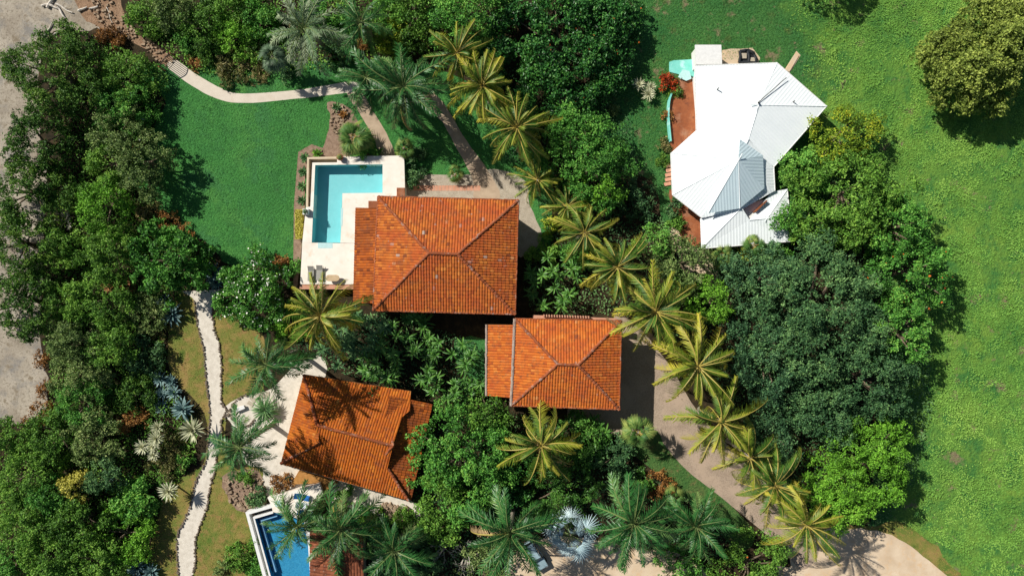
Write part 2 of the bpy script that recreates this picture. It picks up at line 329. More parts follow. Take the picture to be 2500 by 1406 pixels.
# foliage
LEAF = {
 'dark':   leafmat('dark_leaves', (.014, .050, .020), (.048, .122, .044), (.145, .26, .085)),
 'blue':   leafmat('bluish_leaves', (.014, .050, .024), (.048, .122, .050), (.145, .26, .095)),
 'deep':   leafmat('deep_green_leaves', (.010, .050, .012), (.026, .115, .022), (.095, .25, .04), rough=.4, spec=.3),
 'mid':    leafmat('green_leaves', (.028, .085, .012), (.092, .215, .028), (.20, .34, .05)),
 'bright': leafmat('bright_green_leaves', (.05, .14, .014), (.125, .31, .026), (.21, .40, .045)),
 'fresh':  leafmat('fresh_green_leaves', (.024, .095, .016), (.075, .235, .034), (.20, .38, .065)),
 'olive':  leafmat('olive_leaves', (.07, .11, .02), (.19, .25, .045), (.34, .39, .085)),
 'olived': leafmat('dark_olive_leaves', (.016, .058, .009), (.058, .145, .020), (.145, .235, .035)),
 'grey':   leafmat('grey_green_leaves', (.035, .08, .02), (.13, .205, .055), (.28, .33, .12)),
 'yellow': leafmat('yellow_green_leaves', (.06, .13, .012), (.17, .27, .022), (.46, .42, .035)),
 'gold':   leafmat('golden_leaves', (.15, .15, .02), (.38, .36, .06), (.55, .5, .12)),
 'tropic': leafmat('glossy_tropical_leaves', (.016, .058, .010), (.05, .15, .022), (.13, .27, .045), rough=.42, spec=.3),
 'agave':  leafmat('blue_agave_leaves', (.03, .075, .07), (.08, .15, .145), (.19, .28, .27), trans=.08),
 'yucca':  leafmat('pale_yucca_leaves', (.12, .15, .08), (.35, .36, .22), (.58, .56, .4), trans=.1),
 'rust':   leafmat('rusty_leaves', (.07, .035, .01), (.24, .11, .03), (.36, .20, .06)),
 'rushes': leafmat('brown_green_blades', (.03, .05, .012), (.12, .13, .035), (.32, .24, .11)),
 'mead':   leafmat('meadow_weeds', (.085, .245, .05), (.165, .34, .065), (.26, .42, .085), spec=.03, trans=.25),
 'royal':  leafmat('royal_palm_fronds', (.010, .055, .014), (.03, .125, .026), (.17, .26, .08), rough=.4, spec=.35),
 'coco':   leafmat('yellowing_palm_fronds', (.03, .085, .010), (.135, .20, .018), (.40, .36, .045), rough=.45, spec=.3, trans=.35),
 'coco2':  leafmat('green_palm_fronds', (.022, .08, .012), (.075, .165, .02), (.27, .29, .05), rough=.45, spec=.3, trans=.35),
 'silver': leafmat('silver_fan_fronds', (.10, .18, .21), (.26, .37, .41), (.46, .56, .59), trans=.1),
 'fan':    leafmat('fan_palm_fronds', (.018, .06, .015), (.06, .145, .03), (.24, .27, .07)),
 'fangrey':leafmat('greyish_fan_fronds', (.04, .08, .04), (.10, .16, .09), (.22, .27, .17)),
 'grass':  leafmat('lawn_blades', (.04, .18, .046), (.09, .295, .068), (.20, .43, .10), spec=.03, trans=.3),
}
M_RACHIS_Y = plain('yellow_frond_rib', (.42, .34, .08), .5)
M_RACHIS_G = plain('green_frond_rib', (.16, .22, .07), .5)
M_FLOWER_W = plain('white_petals', (.8, .8, .7), .6)
M_FLOWER_O = plain('orange_petals', (.6, .13, .02), .6)

# ------------------------------------------------------------------ setting: ground sheets
OUTLINE = {}
def sheet(name, pts, z, mat, smooth=4, jit=0.0, kind='structure', label=None):
    rng = random.Random(len(name) * 7 + len(pts))
    p = spline(pts, smooth) if smooth else pts
    if jit: p = [(x + rng.gauss(0, jit), y + rng.gauss(0, jit)) for x, y in p]
    OUTLINE[name] = p
    m = MB(); m.poly([(W(x, y)[0], W(x, y)[1], z) for x, y in p])
    o = m.build(name, mat)
    for f in o.data.polygons:
        if f.normal.z < 0: f.flip()
    tag(o, kind=kind)
    if label: tag(o, label)
    return o

m = MB(); m.poly([(-500, -500, 0), (500, -500, 0), (500, 500, 0), (-500, 500, 0)]); tag(m.build('ground', M_SOIL), kind='structure')
sheet('beach', [(-900, -900), (250, -900), (262, -60), (280, 20), (225, 75), (110, 95), (95, 300), (110, 430), (105, 600), (95, 800), (108, 880), (118, 960), (105, 1015), (40, 1040), (-200, 1060), (-900, 1100)], .004, M_BEACH, 4, 3)
sheet('lawn', [(330, 160), (480, 160), (900, 150), (1100, 180), (1250, 300), (1340, 420), (1340, 600), (1280, 600), (1240, 520), (1000, 500), (760, 500), (735, 600), (720, 655), (640, 648), (560, 648), (515, 602), (440, 552), (345, 478), (330, 400), (380, 300), (400, 240)], .008, M_LAWN, 4, 2)
sheet('meadow', [(1380, -900), (2000, -900), (4200, -900), (4200, 2600), (2300, 2400), (2240, 1440), (2200, 1350), (2120, 1310), (2130, 1200), (2150, 700), (2100, 550), (1900, 600), (1640, 560), (1590, 440), (1440, 380), (1440, 200)], .008, M_MEADOW, 5, 2)
sheet('dry_lawn', [(420, 740), (470, 715), (600, 770), (640, 830), (640, 950), (560, 1010), (560, 1130), (640, 1150), (650, 1250), (650, 1480), (370, 1480), (375, 1300), (425, 1180), (460, 1160), (500, 1120), (500, 1010), (440, 940), (410, 880)], .008, M_DRY, 4, 2)
sheet('lawn_patch', [(1110, 830), (1190, 830), (1185, 930), (1120, 900)], .016, M_RIGHTLAWN, 2)
sheet('roadside_lawn', [(1480, 1040), (1610, 1040), (1690, 1150), (1840, 1290), (1800, 1340), (1690, 1230), (1560, 1120)], .012, M_VERGE, 4, 1)
sheet('rubble_track', [(272, -60), (300, 40), (345, 90), (430, 148), (405, 160), (375, 140), (320, 100), (250, 70), (200, 40), (170, -60)], .012, M_TRACK, 4, 3)
sheet('garden_path', [(432, 148), (476, 180), (540, 216), (592, 229), (720, 221), (860, 200), (880, 222), (860, 226), (720, 242), (596, 252), (528, 241), (455, 201), (408, 162)], .020, M_CONC, 5, .3)
sheet('pool_path', [(846, 226), (880, 214), (905, 262), (936, 312), (962, 368), (958, 392), (930, 392), (916, 345), (885, 290)], .016, M_TAN, 4, .5)
sheet('house_path', [(1010, 225), (1045, 215), (1090, 262), (1130, 330), (1172, 390), (1205, 440), (1220, 486), (1160, 486), (1155, 440), (1120, 372), (1080, 300), (1030, 250)], .018, M_TAN, 4, .6)
sheet('entrance_walk', [(985, 432), (1130, 426), (1210, 412), (1280, 440), (1294, 500), (1322, 575), (1300, 610), (1262, 620), (1240, 500), (985, 495)], .012, M_WALK, 4, 1)
m = MB()
for i in range(19):
    x = 1010 + i * 8.6
    m.poly([W(x, 453, .024), W(x + 7.8, 453, .024), W(x + 7.8, 466, .024), W(x, 466, .024)][::-1])
tag(m.build('brick_strip', M_PINK), kind='structure')
sheet('drive', [(1500, 770), (1560, 800), (1640, 900), (1700, 1000), (1790, 1100), (1880, 1190), (1960, 1280), (2000, 1340), (1960, 1390), (1900, 1330), (1830, 1270), (1750, 1205), (1680, 1150), (1625, 1090), (1603, 1050), (1560, 1060), (1400, 1060), (1400, 960), (1500, 900)], .016, M_DRIVE, 5, .4)
sheet('sand_road', [(1880, 1310), (1990, 1295), (2060, 1290), (2160, 1300), (2240, 1345), (2350, 1440), (2700, 1800), (1700, 1800), (1850, 1420), (1930, 1380)], .014, M_SAND, 5, 2)
sheet('dry_verge', [(2030, 1275), (2100, 1290), (2190, 1275), (2270, 1320), (2340, 1400), (2430, 1520), (2300, 1470), (2200, 1370), (2100, 1330)], .013, M_DRY, 4, 4)
sheet('sand_yard', [(1290, 1325), (1400, 1310), (1520, 1330), (1700, 1370), (1700, 1500), (1200, 1560), (1230, 1400)], .010, M_SAND, 5, 2)
sheet('house_terrace', [(540, 1000), (600, 965), (660, 950), (745, 870), (800, 900), (760, 1100), (1020, 1230), (1040, 1270), (940, 1262), (700, 1200), (650, 1220), (640, 1180), (640, 1140), (600, 1130), (570, 1040)], .016, M_GRAVEL, 4, 1)
sheet('rock_bed', [(800, 250), (850, 262), (880, 320), (855, 380), (790, 385), (796, 340), (806, 290)], .012, M_BED, 4, 1)
sheet('border_bed', [(728, 372), (800, 366), (860, 385), (752, 390), (746, 510), (722, 720), (716, 640)], .020, M_BED, 2, .8)
sheet('rubble_bed', [(545, 1160), (600, 1145), (640, 1160), (650, 1240), (610, 1260), (560, 1220)], .012, M_BED, 4, 2)
sheet('sandy_bed', [(1640, 545), (1690, 560), (1715, 605), (1760, 680), (1720, 700), (1650, 620)], .014, M_SAND, 4, 2)
sheet('bare_patch', [(1762, 125), (1835, 118), (1850, 155), (1770, 160)], .016, M_SAND, 3, 2)
pL = [(444, 712), (475, 735), (482, 790), (497, 850), (502, 905), (505, 935), (513, 1010), (510, 1060), (503, 1125), (490, 1150), (478, 1180), (468, 1220), (455, 1260), (436, 1300), (432, 1340), (436, 1406), (432, 1500)]
pR = [(540, 706), (519, 745), (522, 800), (537, 850), (541, 920), (541, 975), (553, 1000), (541, 1025), (540, 1060), (530, 1110), (524, 1150), (513, 1190), (505, 1240), (490, 1280), (478, 1320), (477, 1370), (471, 1406), (468, 1500)]
sheet('gravel_path', spline(pL, 4, False) + spline(pR, 4, False)[::-1], .020, M_GRAVEL, 0, .6)

def rocks(P, size, rng, flat=.7):
    P = np.asarray(P, float); n = len(P)
    b = np.array([(-1, -1, -1), (1, -1, -1), (1, 1, -1), (-1, 1, -1), (-.7, -.7, 1), (.7, -.7, 1), (.7, .7, 1), (-.7, .7, 1)], float)
    V = b[None] * (1 + rng.uniform(-.3, .3, (n, 8, 3)))
    a = rng.uniform(0, 6.28, n); c, s = np.cos(a)[:, None], np.sin(a)[:, None]
    x = V[:, :, 0] * c - V[:, :, 1] * s; y = V[:, :, 0] * s + V[:, :, 1] * c
    sz = (np.asarray(size) * np.ones(n))[:, None] * .5
    V = np.stack([x * sz, y * sz * rng.uniform(.7, 1, (n, 1)), V[:, :, 2] * sz * flat], -1) + P[:, None]
    f = np.array([(3, 2, 1, 0), (4, 5, 6, 7), (0, 1, 5, 4), (1, 2, 6, 5), (2, 3, 7, 6), (3, 0, 4, 7)])
    F = (f[None] + (np.arange(n) * 8)[:, None, None]).reshape(-1, 4)
    return V.reshape(-1, 3), F
R0 = np.random.RandomState(5)
def along(pts, step, jit):
    p = np.array([W(*q)[:2] for q in spline(pts, 10, False)]); d = np.r_[0, np.cumsum(np.hypot(*np.diff(p, axis=0).T))]
    s = np.arange(0, d[-1], step) + R0.uniform(-.08, .08, len(np.arange(0, d[-1], step)))
    return np.c_[np.interp(s, d, p[:, 0]) + R0.normal(0, jit, len(s)), np.interp(s, d, p[:, 1]) + R0.normal(0, jit, len(s)), np.full(len(s), .08)]
for pts, lab in ((pL, 'dark stones edging the left side of the white gravel path'), (pR, 'dark stones edging the right side of the white gravel path')):
    P = along(pts[1:], .2, .06); V, F = rocks(P, R0.uniform(.16, .34, len(P)), R0)
    tag(link('stone_edging', np_mesh('stone_edging', V, F, M_STONE)), lab, 'stones', 'path edging stones', 'stuff')
for pts, lab in (([(541, 985), (560, 1003), (566, 990), (585, 970), (606, 965)], 'curved row of dark stones round the small white gravel circle'), ([(548, 1025), (560, 1010), (575, 1030), (600, 1042), (620, 1025)], 'lower curved row of stones below the white block seat')):
    P = along(pts, .22, .06); V, F = rocks(P, R0.uniform(.2, .4, len(P)), R0)
    tag(link('stone_edging', np_mesh('stone_edging', V, F, M_STONE)), lab, 'stones', 'path edging stones', 'stuff')
def rubble(name, poly, n, lo, hi, lab, mat=M_ROCK, z=.08):
    a = np.array(poly); x = R0.uniform(a[:, 0].min(), a[:, 0].max(), n * 3); y = R0.uniform(a[:, 1].min(), a[:, 1].max(), n * 3)
    k = in_poly(x, y, poly); x, y = x[k][:n], y[k][:n]
    P = np.c_[(x - 1250) * K, (703 - y) * K, np.full(len(x), z)]
    V, F = rocks(P, lo + (hi - lo) * R0.rand(len(P)) ** 2.2, R0)
    tag(link(name, np_mesh(name, V, F, mat)), lab, 'stones', None, 'stuff')
rubble('track_rubble', [(260, -20), (300, 40), (350, 90), (430, 146), (402, 165), (330, 105), (230, 50), (200, -20)], 380, .1, .5, 'loose brown stones covering the steep track above the garden gate')
rubble('bed_rubble', [(545, 1165), (600, 1145), (645, 1170), (650, 1240), (610, 1260), (560, 1220)], 220, .2, .7, 'tan rubble covering the bed left of the blue pool')
rubble('rockery', [(806, 255), (845, 265), (850, 300), (820, 330), (805, 300)], 90, .25, .6, 'brown stones in the small rockery above the turquoise pool')
rubble('bank_rubble', [(930, 1225), (1000, 1240), (1010, 1270), (930, 1265)], 110, .3, .9, 'brown boulders below the golden tiled roof')

# ------------------------------------------------------------------ roofs
def tile_face(poly, u_dir, rng, barrel=.345, course=.5, amp=.075, lift=.035, seg=6, flat=0.0):
    """poly: planar 3-D outline; barrels run up the slope, spaced along u_dir (the eave)"""
    P = np.array(poly, float); c0 = P.mean(0); n = np.zeros(3)
    for i in range(len(P)): n += np.cross(P[i] - c0, P[(i + 1) % len(P)] - c0)
    n /= np.linalg.norm(n)
    if n[2] < 0: n = -n
    u = np.array(u_dir, float); u -= n * u.dot(n); u /= np.linalg.norm(u)
    v = np.cross(n, u)
    if v[2] < 0: v = -v; u = -u
    Q = np.c_[(P - c0) @ u, (P - c0) @ v]
    u0, u1 = Q[:, 0].min(), Q[:, 0].max(); nb = max(1, int(round((u1 - u0) / barrel)))
    us = np.linspace(u0, u1, nb * seg + 1); us[0] += 1e-4; us[-1] -= 1e-4
    lo = np.full(len(us), 1e9); hi = np.full(len(us), -1e9)
    for i in range(len(Q)):
        a, b = Q[i], Q[(i + 1) % len(Q)]
        if abs(b[0] - a[0]) < 1e-6: continue
        t = (us - a[0]) / (b[0] - a[0]); ok = (t >= -1e-6) & (t <= 1 + 1e-6); vv = a[1] + t * (b[1] - a[1])
        lo[ok] = np.minimum(lo[ok], vv[ok]); hi[ok] = np.maximum(hi[ok], vv[ok])
    v0 = Q[:, 1].min(); nc = int(math.ceil((Q[:, 1].max() - v0) / course))
    Vs, Fs, T = [], [], []; base = 0
    tt = np.linspace(0, 1, seg + 1); prof = amp * np.sin(np.pi * tt) ** (.75 if not flat else flat)
    for b in range(nb):
        cols = np.arange(b * seg, b * seg + seg + 1); j0 = rng.uniform(-.16, .16) * course
        for j in range(-1, nc + 1):
            a0 = v0 + j * course + j0; a1 = a0 + course
            p0 = np.clip(a0, lo[cols], hi[cols]); p1 = np.clip(a1, lo[cols], hi[cols])
            if np.all(p1 - p0 < 1e-4): continue
            h0 = prof + lift * (1 - (p0 - a0) / course) + rng.uniform(-.008, .008); h1 = prof + lift * (1 - (p1 - a0) / course)
            A = c0 + np.outer(us[cols], u) + np.outer(p0, v) + np.outer(h0, n)
            B = c0 + np.outer(us[cols], u) + np.outer(p1, v) + np.outer(h1, n)
            Vs.append(A); Vs.append(B); tv = float(np.clip(rng.normal(.45, .15), 0, .95)) if rng.rand() > .006 else 1.0
            for k in range(seg):
                Fs.append((base + k, base + k + 1, base + seg + 1 + k + 1, base + seg + 1 + k)); T.append(tv)
            base += 2 * (seg + 1)
    return np.vstack(Vs), np.array(Fs), np.array(T)

def roof_obj(name, faces, mat, parent, org, seed=1, **kw):
    rng = np.random.RandomState(seed); V, F, T, b = [], [], [], 0
    for poly, ud in faces:
        v, f, t = tile_face(poly, ud, rng, **kw); V.append(v); F.append(f + b); T.append(t); b += len(v)
    V = np.vstack(V) - np.array(org)
    return link(name, np_mesh(name, V, np.vstack(F), mat, np.concatenate(T)), parent)

def cap_row(name, a, b, parent, org, mat, r=.19, step=.45, seed=0, lift=.06):
    rng = np.random.RandomState(seed); a, b = np.array(a, float), np.array(b, float); L = np.linalg.norm(b - a); d = (b - a) / L
    s = np.cross(d, (0, 0, 1)); s /= np.linalg.norm(s); up = np.cross(s, d)
    n = max(1, int(L / step)); V, F, T = [], [], []; base = 0
    for i in range(n):
        p0 = a + d * (L * i / n); p1 = a + d * (L * (i + 1.12) / n); jit = rng.normal(0, .015, 3)
        for p, rr, z in ((p0, r * 1.12, .035), (p1, r * .9, 0)):
            for k in range(7):
                an = math.pi * k / 6
                V.append(p + jit + s * math.cos(an) * rr + up * (math.sin(an) * rr * .8 + z + lift - .06))
        for k in range(6): F.append((base + k, base + k + 1, base + 8 + k, base + 7 + k)); T.append(np.clip(rng.normal(.5, .25), 0, 1))
        V.append(p0 + jit + up * (lift - .06)); F += [(base + k, base + 14, base + 14, base + k + 1) for k in ()]
        base += 15
    V = np.array(V) - np.array(org)
    return link(name, np_mesh(name, V, np.array(F), mat, np.array(T)), parent)

def soffit(parent, org, pts, thick=.14, drop=.05, mat=M_BROWNWOOD):
    m = MB(); z = min(p[2] for p in pts) - drop
    m.prism([(p[0], p[1]) for p in pts], z - thick, z)
    return m.build('eave', mat, parent, org)

def inset(pts, d):
    c = np.mean([p[:2] for p in pts], axis=0); out = []
    for p in pts:
        v = np.array(p[:2]) - c; l = np.linalg.norm(v); out.append(tuple(c + v * (l - d * 1.4) / l))
    return out

def hip_house(name, label, corners, ridge, he, hr, mat, seed, over=1.1, capmat=None, wallmat=M_WALL):
    """corners TL,TR,BR,BL of the eaves; ridge left and right ends (site plan), heights of eave and ridge"""
    c = WA(corners, he); r = WA(ridge, hr); org = (sum(p[0] for p in c) / 4, sum(p[1] for p in c) / 4, 0)
    t = empty(name, org, label, 'house'); capmat = capmat or M_CAP
    TL, TR, BR, BL = c; RL, RR = r; d = lambda a, b: (b[0] - a[0], b[1] - a[1], 0)
    rf = roof_obj('roof', [([TL, TR, RR, RL], d(TL, TR)), ([BR, BL, RL, RR], d(BR, BL)), ([BL, TL, RL], d(BL, TL)), ([TR, BR, RR], d(TR, BR))], mat, t, org, seed)
    for i, (a, b) in enumerate(((TL, RL), (TR, RR), (BR, RR), (BL, RL))): cap_row('hip_cap', a, b, rf, org, capmat, seed=seed + i)
    cap_row('ridge_cap', RL, RR, rf, org, capmat, seed=seed + 9, lift=.08)
    for i, (a, b) in enumerate(((TL, TR), (TR, BR), (BR, BL), (BL, TL))):
        cap_row('eave_cap', a, b, rf, org, M_CAPGREY if i == 3 and capmat is M_CAPGREY else M_CAP, r=.11, seed=seed + 20 + i, lift=.07)
    soffit(t, org, c)
    w = MB(); w.prism(inset(c, over), 0, he - .2); w.build('wall', wallmat, t, org)
    return t, org

# big tiled house
hA, oA = hip_house('tiled_house', 'largest house, square orange clay tile hip roof beside the turquoise L shaped pool',
    [(923, 480), (1266, 489), (1258, 767), (911, 758)], [(1047, 618), (1117, 621)], 5.6, 8.0, M_TILE, 3)
def shed(parent, org, pts, heights, name, mat, seed, u):
    p = [W(x, y, h) for (x, y), h in zip(pts, heights)]
    o = roof_obj(name, [(p, u)], mat, parent, org, seed)
    m = MB(); b = [(q[0], q[1], q[2] - .08) for q in p]; b2 = [(q[0], q[1], q[2] - .24) for q in p]
    m.poly(b); m.poly(b2[::-1])
    for i in range(4): m.poly([b[i], b2[i], b2[(i + 1) % 4], b[(i + 1) % 4]])
    e = m.build('eave', M_BROWNWOOD, parent, org)
    return o, p
lr, p = shed(hA, oA, [(868, 507), (930, 509), (918, 742), (863, 738)], [3.6, 5.0, 5.0, 3.6], 'lower_roof', M_TILEOLD, 11, (0, 1, 0))
m = MB()
for i in range(5):
    x, y, _ = W(874 - i * 1.0, 520 + i * 52, 3.3); m.box((x + .2, y, 1.65), (.35, .35, 3.3))
m.build('post', M_WALL, hA, oA)
# small tiled house
hB, oB = hip_house('tiled_house', 'smaller square house with bright orange hip roof and grey capped left edge',
    [(1257, 778), (1517, 783), (1512, 999), (1248, 990)], [(1362, 889), (1412, 891)], 5.4, 7.3, M_TILE2, 31, .9, M_CAP)
cap_row('edge_cap', W(1257, 778, 5.46), W(1248, 990, 5.46), hB, oB, M_CAPGREY, r=.2, seed=77)
lr, p = shed(hB, oB, [(1188, 792), (1262, 793), (1255, 972), (1187, 965)], [3.9, 4.9, 4.9, 3.9], 'lower_roof', M_TILE2, 37, (0, 1, 0))
cap_row('edge_cap', (p[0][0], p[0][1], p[0][2] + .06), (p[3][0], p[3][1], p[3][2] + .06), hB, oB, M_CAPGREY, r=.16, seed=78)
m = MB(); q = [W(1194, 800, 3.7), W(1262, 800, 3.7), W(1255, 962, 3.7), W(1194, 958, 3.7)]; m.prism([a[:2] for a in q], 0, 3.6); m.build('wall', M_WALL, hB, oB)
m = MB(); q = [W(1300, 769, 3.4), W(1505, 777, 3.4), W(1505, 790, 3.4), W(1300, 786, 3.4)]; m.prism([a[:2] for a in q], 3.2, 3.4); m.build('balcony', M_PINK, hB, oB)
m = MB()
for i in range(18):
    a = W(1328 + i * 6.4, 770.5 + i * .22, 3.9); m.box((a[0], a[1], 3.75), (.14, .30, .7))
m.build('balcony_rail', M_PINK, hB, oB)

# golden tiled house, rotated
def golden_house():
    org = W(850, 1070, 0)
    t = empty('tiled_house', org, 'rotated low house with golden orange tiles crossed by palm shadows', 'house')
    he, hr = 3.2, 4.9
    TL, BL, BR = W(742, 914, he), W(686, 1131, he), W(997, 1221, he)
    TR = W(1003, 955, he)
    RL, RR, HB = W(774, 1037, hr), W(960, 1088, hr), W(782, 1078, hr - .5)
    G1, G2 = W(954, 1041, hr - .9), W(931, 1119, hr - .9)
    ud = tuple(np.array(BR) - np.array(BL))
    def flatten(poly):
        P = np.array(poly); c = P.mean(0); A = np.c_[P[:, :2] - c[:2], np.ones(len(P))]; k = np.linalg.lstsq(A, P[:, 2], rcond=None)[0]
        P[:, 2] = A @ k; return [tuple(x) for x in P]
    south = [BL, BR, G2, RR, RL, HB]; north = [TL, RL, RR, G1, W(1000, 1003, he + .9), TR]; west = [TL, BL, HB, RL]
    rf = roof_obj('roof', [(flatten([BL, BR, G2, RR, RL, HB]), ud), (flatten(north), ud), (flatten(west), tuple(np.array(BL) - np.array(TL)))], M_TILE3, t, org, 51)
    cap_row('ridge_cap', RL, RR, rf, org, M_CAP, seed=3, lift=.12); cap_row('hip_cap', BL, HB, rf, org, M_CAP, seed=4, lift=.12); cap_row('hip_cap', TL, RL, rf, org, M_CAP, seed=5, lift=.12)
    cap_row('hip_cap', BR, G2, rf, org, M_CAP, seed=6, lift=.1); cap_row('edge_cap', G2, RR, rf, org, M_CAP, seed=7, lift=.1); cap_row('edge_cap', RR, G1, rf, org, M_CAP, seed=8, lift=.1)
    # lower roof on the right
    E1, E2 = W(1056, 986, 2.7), W(1003, 1222, 2.7)
    I1, I2, I3 = W(1000, 978, 4.0), W(948, 1042, 4.2), W(926, 1119, 4.2)
    roof_obj('lower_roof', [([E2, E1, W(950, 965, 4.1), W(925, 1110, 4.1)], tuple(np.array(E1) - np.array(E2)))], M_TILEOLD, t, org, 57)
    w = MB(); w.prism([W(757, 932, 0)[:2], W(705, 1120, 0)[:2], W(985, 1198, 0)[:2], W(1030, 1000, 0)[:2], W(995, 970, 0)[:2]], 0, 3.0); w.build('wall', M_WALL, t, org)
    e = MB(); e.prism([TL[:2], BL[:2], BR[:2], W(1001, 1100, he)[:2], TR[:2]], he - .35, he - .2); e.build('eave', M_BROWNWOOD, t, org)
golden_house()
# brown roofed house at the lower edge
org = W(830, 1400, 0)
hD = empty('tiled_house', org, 'house with weathered brown tile roof beside the blue pool', 'house')
q = [W(757, 1292, 3.2), W(822, 1300, 4.4), W(826, 1500, 4.4), W(757, 1500, 3.2)]
rf = roof_obj('roof', [(q, (0, 1, 0)), ([W(822, 1300, 4.3), W(886, 1306, 4.3), W(892, 1500, 2.6), W(826, 1500, 2.6)], (1, 0, 0))], M_TILE4, hD, org, 61, barrel=.42)
cap_row('ridge_cap', W(822, 1300, 4.45), W(826, 1500, 4.45), rf, org, M_CAP, seed=12)
m = MB(); m.prism([W(766, 1302, 3)[:2], W(880, 1312, 3)[:2], W(884, 1490, 3)[:2], W(768, 1490, 3)[:2]], 0, 2.5); m.build('wall', M_WALL, hD, org)

# white metal-roofed house
def white_house():
    org = W(1790, 350, 0)
    t = empty('white_house', org, 'rambling white house with many sided ribbed metal roof and grey tent top', 'house')
    E = 3.4
    a, b, c, d, e = W(1696, 161, E), W(1897, 154, E), W(2018, 260, E), W(1889, 408, E), W(1892, 466, E)
    n, l1, l2, l3 = W(1700, 318, E), W(1638, 374, E), W(1642, 476, E), W(1714, 532, E)
    A1, R2, P2, s = W(1852, 257, 4.5), W(1827, 340, 4.5), W(1803, 391, 5.2), W(1806, 514, 3.7)
    nrm = np.cross(np.array(d) - np.array(c), np.array(A1) - np.array(c))
    hh = min(np.linspace(3.6, 5.2, 400), key=lambda h: abs(nrm.dot(np.array(W(1827, 340, h)) - np.array(c)))); R2 = W(1827, 340, hh)
    dd = lambda p, q: (q[0] - p[0], q[1] - p[1], 0)
    f = [([a, b, A1], dd(a, b)), ([b, c, A1], dd(b, c)), ([c, d, R2, A1], dd(c, d)), ([d, P2, R2], dd(c, d)), ([n, a, A1], dd(n, a)), ([n, A1, R2], dd(n, a)), ([n, R2, P2], dd(n, a)),
         ([n, l1, P2], dd(n, l1)), ([l1, l2, P2], dd(l1, l2)), ([l2, l3, P2], dd(l2, l3)), ([l3, s, P2], dd(l3, s)), ([s, e, P2], dd(s, e)), ([e, d, P2], dd(e, d))]
    kw = dict(barrel=.4, course=30, amp=.02, lift=0, seg=4, flat=2.5)
    rf = roof_obj('roof', f, M_METAL, t, org, 71, **kw)
    hc = lambda p, q, par, i: cap_row('hip_flashing', p, q, par, org, M_METAL, r=.07, step=40, seed=i, lift=.05)
    for i, (p, q) in enumerate(((c, A1), (A1, R2), (b, A1), (l1, P2), (l2, P2), (R2, P2))): hc(p, q, rf, i)
    P, t1, t2, t3, t4 = W(1803, 391, 6.2), W(1728, 521, 4.2), W(1806, 509, 4.2), W(1866, 460, 4.2), W(1863, 380, 4.4)
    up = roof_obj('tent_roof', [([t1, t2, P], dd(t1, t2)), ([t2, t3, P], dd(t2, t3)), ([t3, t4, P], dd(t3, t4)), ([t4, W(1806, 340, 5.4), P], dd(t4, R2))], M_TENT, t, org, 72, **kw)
    for i, (p, q) in enumerate(((t2, P), (t1, P))): hc(p, q, up, 10 + i)
    q1, q2, q3, q4, q5 = W(1709, 533, 3.0), W(1712, 607, 2.8), W(1935, 589, 2.8), W(1922, 462, 2.8), W(1885, 468, 3.0)
    k1, k2, k3 = W(1810, 508, 3.9), W(1829, 537, 3.45), W(1873, 533, 3.55)
    an = roof_obj('annex_roof', [([q1, q2, k1], dd(q1, q2)), ([q2, q3, k2], dd(q2, q3)), ([q2, k2, k1], dd(q2, q3)), ([q3, k3, k2], dd(q2, q3)), ([q4, q5, k2], dd(q4, q5)), ([q4, k2, k3], dd(q4, q5)), ([q3, q4, k3], dd(q3, q4))], M_METAL, t, org, 73, **kw)
    for i, (p, q) in enumerate(((q2, k1), (k1, k2), (k2, k3), (q4, k3), (q3, k3))): hc(p, q, an, 20 + i)
    m = MB(); m.prism([W(1839, 518, 3)[:2], W(1868, 490, 3)[:2], W(1869.5, 491.5, 3)[:2], W(1840.5, 519.5, 3)[:2]], 2.5, 3.75); m.build('gable_wall', M_TERRACOTTA, t, org)
    w = MB(); C = np.array(W(1800, 340, E)[:2])
    ring = [np.array(p[:2]) for p in (a, b, c, d, e, l3, l2, l1, n)]
    ring = [tuple(p + (C - p) / np.linalg.norm(C - p) * .9) for p in ring]; w.prism(ring, 0, E - .1)
    w.prism([W(1722, 540, 2)[:2], W(1722, 595, 2)[:2], W(1922, 580, 2)[:2], W(1912, 475, 2)[:2], W(1800, 505, 2)[:2]], 0, 2.7); w.build('wall', M_WHITEWALL, t, org)
    # eave boards / gutters
    g = MB(); loop = [a, b, c, d, e]
    for i in range(len(loop) - 1): g.tube([tuple(loop[i][:2]) + (E - .02,), tuple(loop[i + 1][:2]) + (E - .02,)], .08)
    for p_, q_ in ((q2, q3), (q3, q4), (l2, l3), (l1, l2), (n, a)): g.tube([(p_[0], p_[1], p_[2] - .03), (q_[0], q_[1], q_[2] - .03)], .08)
    g.build('gutter', M_WHITE, t, org)
    v = MB(); A, B = W(1852, 250, 4.6), W(1920, 190, 4.0); v.tube([A, B], .05); v.tube([W(1852, 251, 4.4), W(1852, 251, 4.9)], .12); v.build('roof_cable', M_IRON, t, org)
    v = MB(); q = W(1753, 217, 4.2); v.tube([(q[0], q[1], 3.7), (q[0], q[1], 4.5)], .07); q = W(1939, 248, 4.2); v.tube([(q[0], q[1], 3.6), (q[0], q[1], 4.4)], .07); v.build('vent_pipe', M_IRON, t, org)
    v = MB(); v.prism([W(1697, 110, 2.7)[:2], W(1761, 110, 2.7)[:2], W(1763, 157, 2.7)[:2], W(1699, 158, 2.7)[:2]], 2.5, 2.7); v.build('porch_roof', M_WHITE, t, org)
    v = MB(); v.prism([W(1701, 114, 2.7)[:2], W(1757, 114, 2.7)[:2], W(1759, 157, 2.7)[:2], W(1703, 158, 2.7)[:2]], 0, 2.5); v.build('porch_wall', M_WHITEWALL, t, org)
    # terraces
    pts = spline([(1654, 198), (1697, 196), (1712, 320), (1650, 380), (1640, 372), (1635, 300), (1636, 240)], 4)
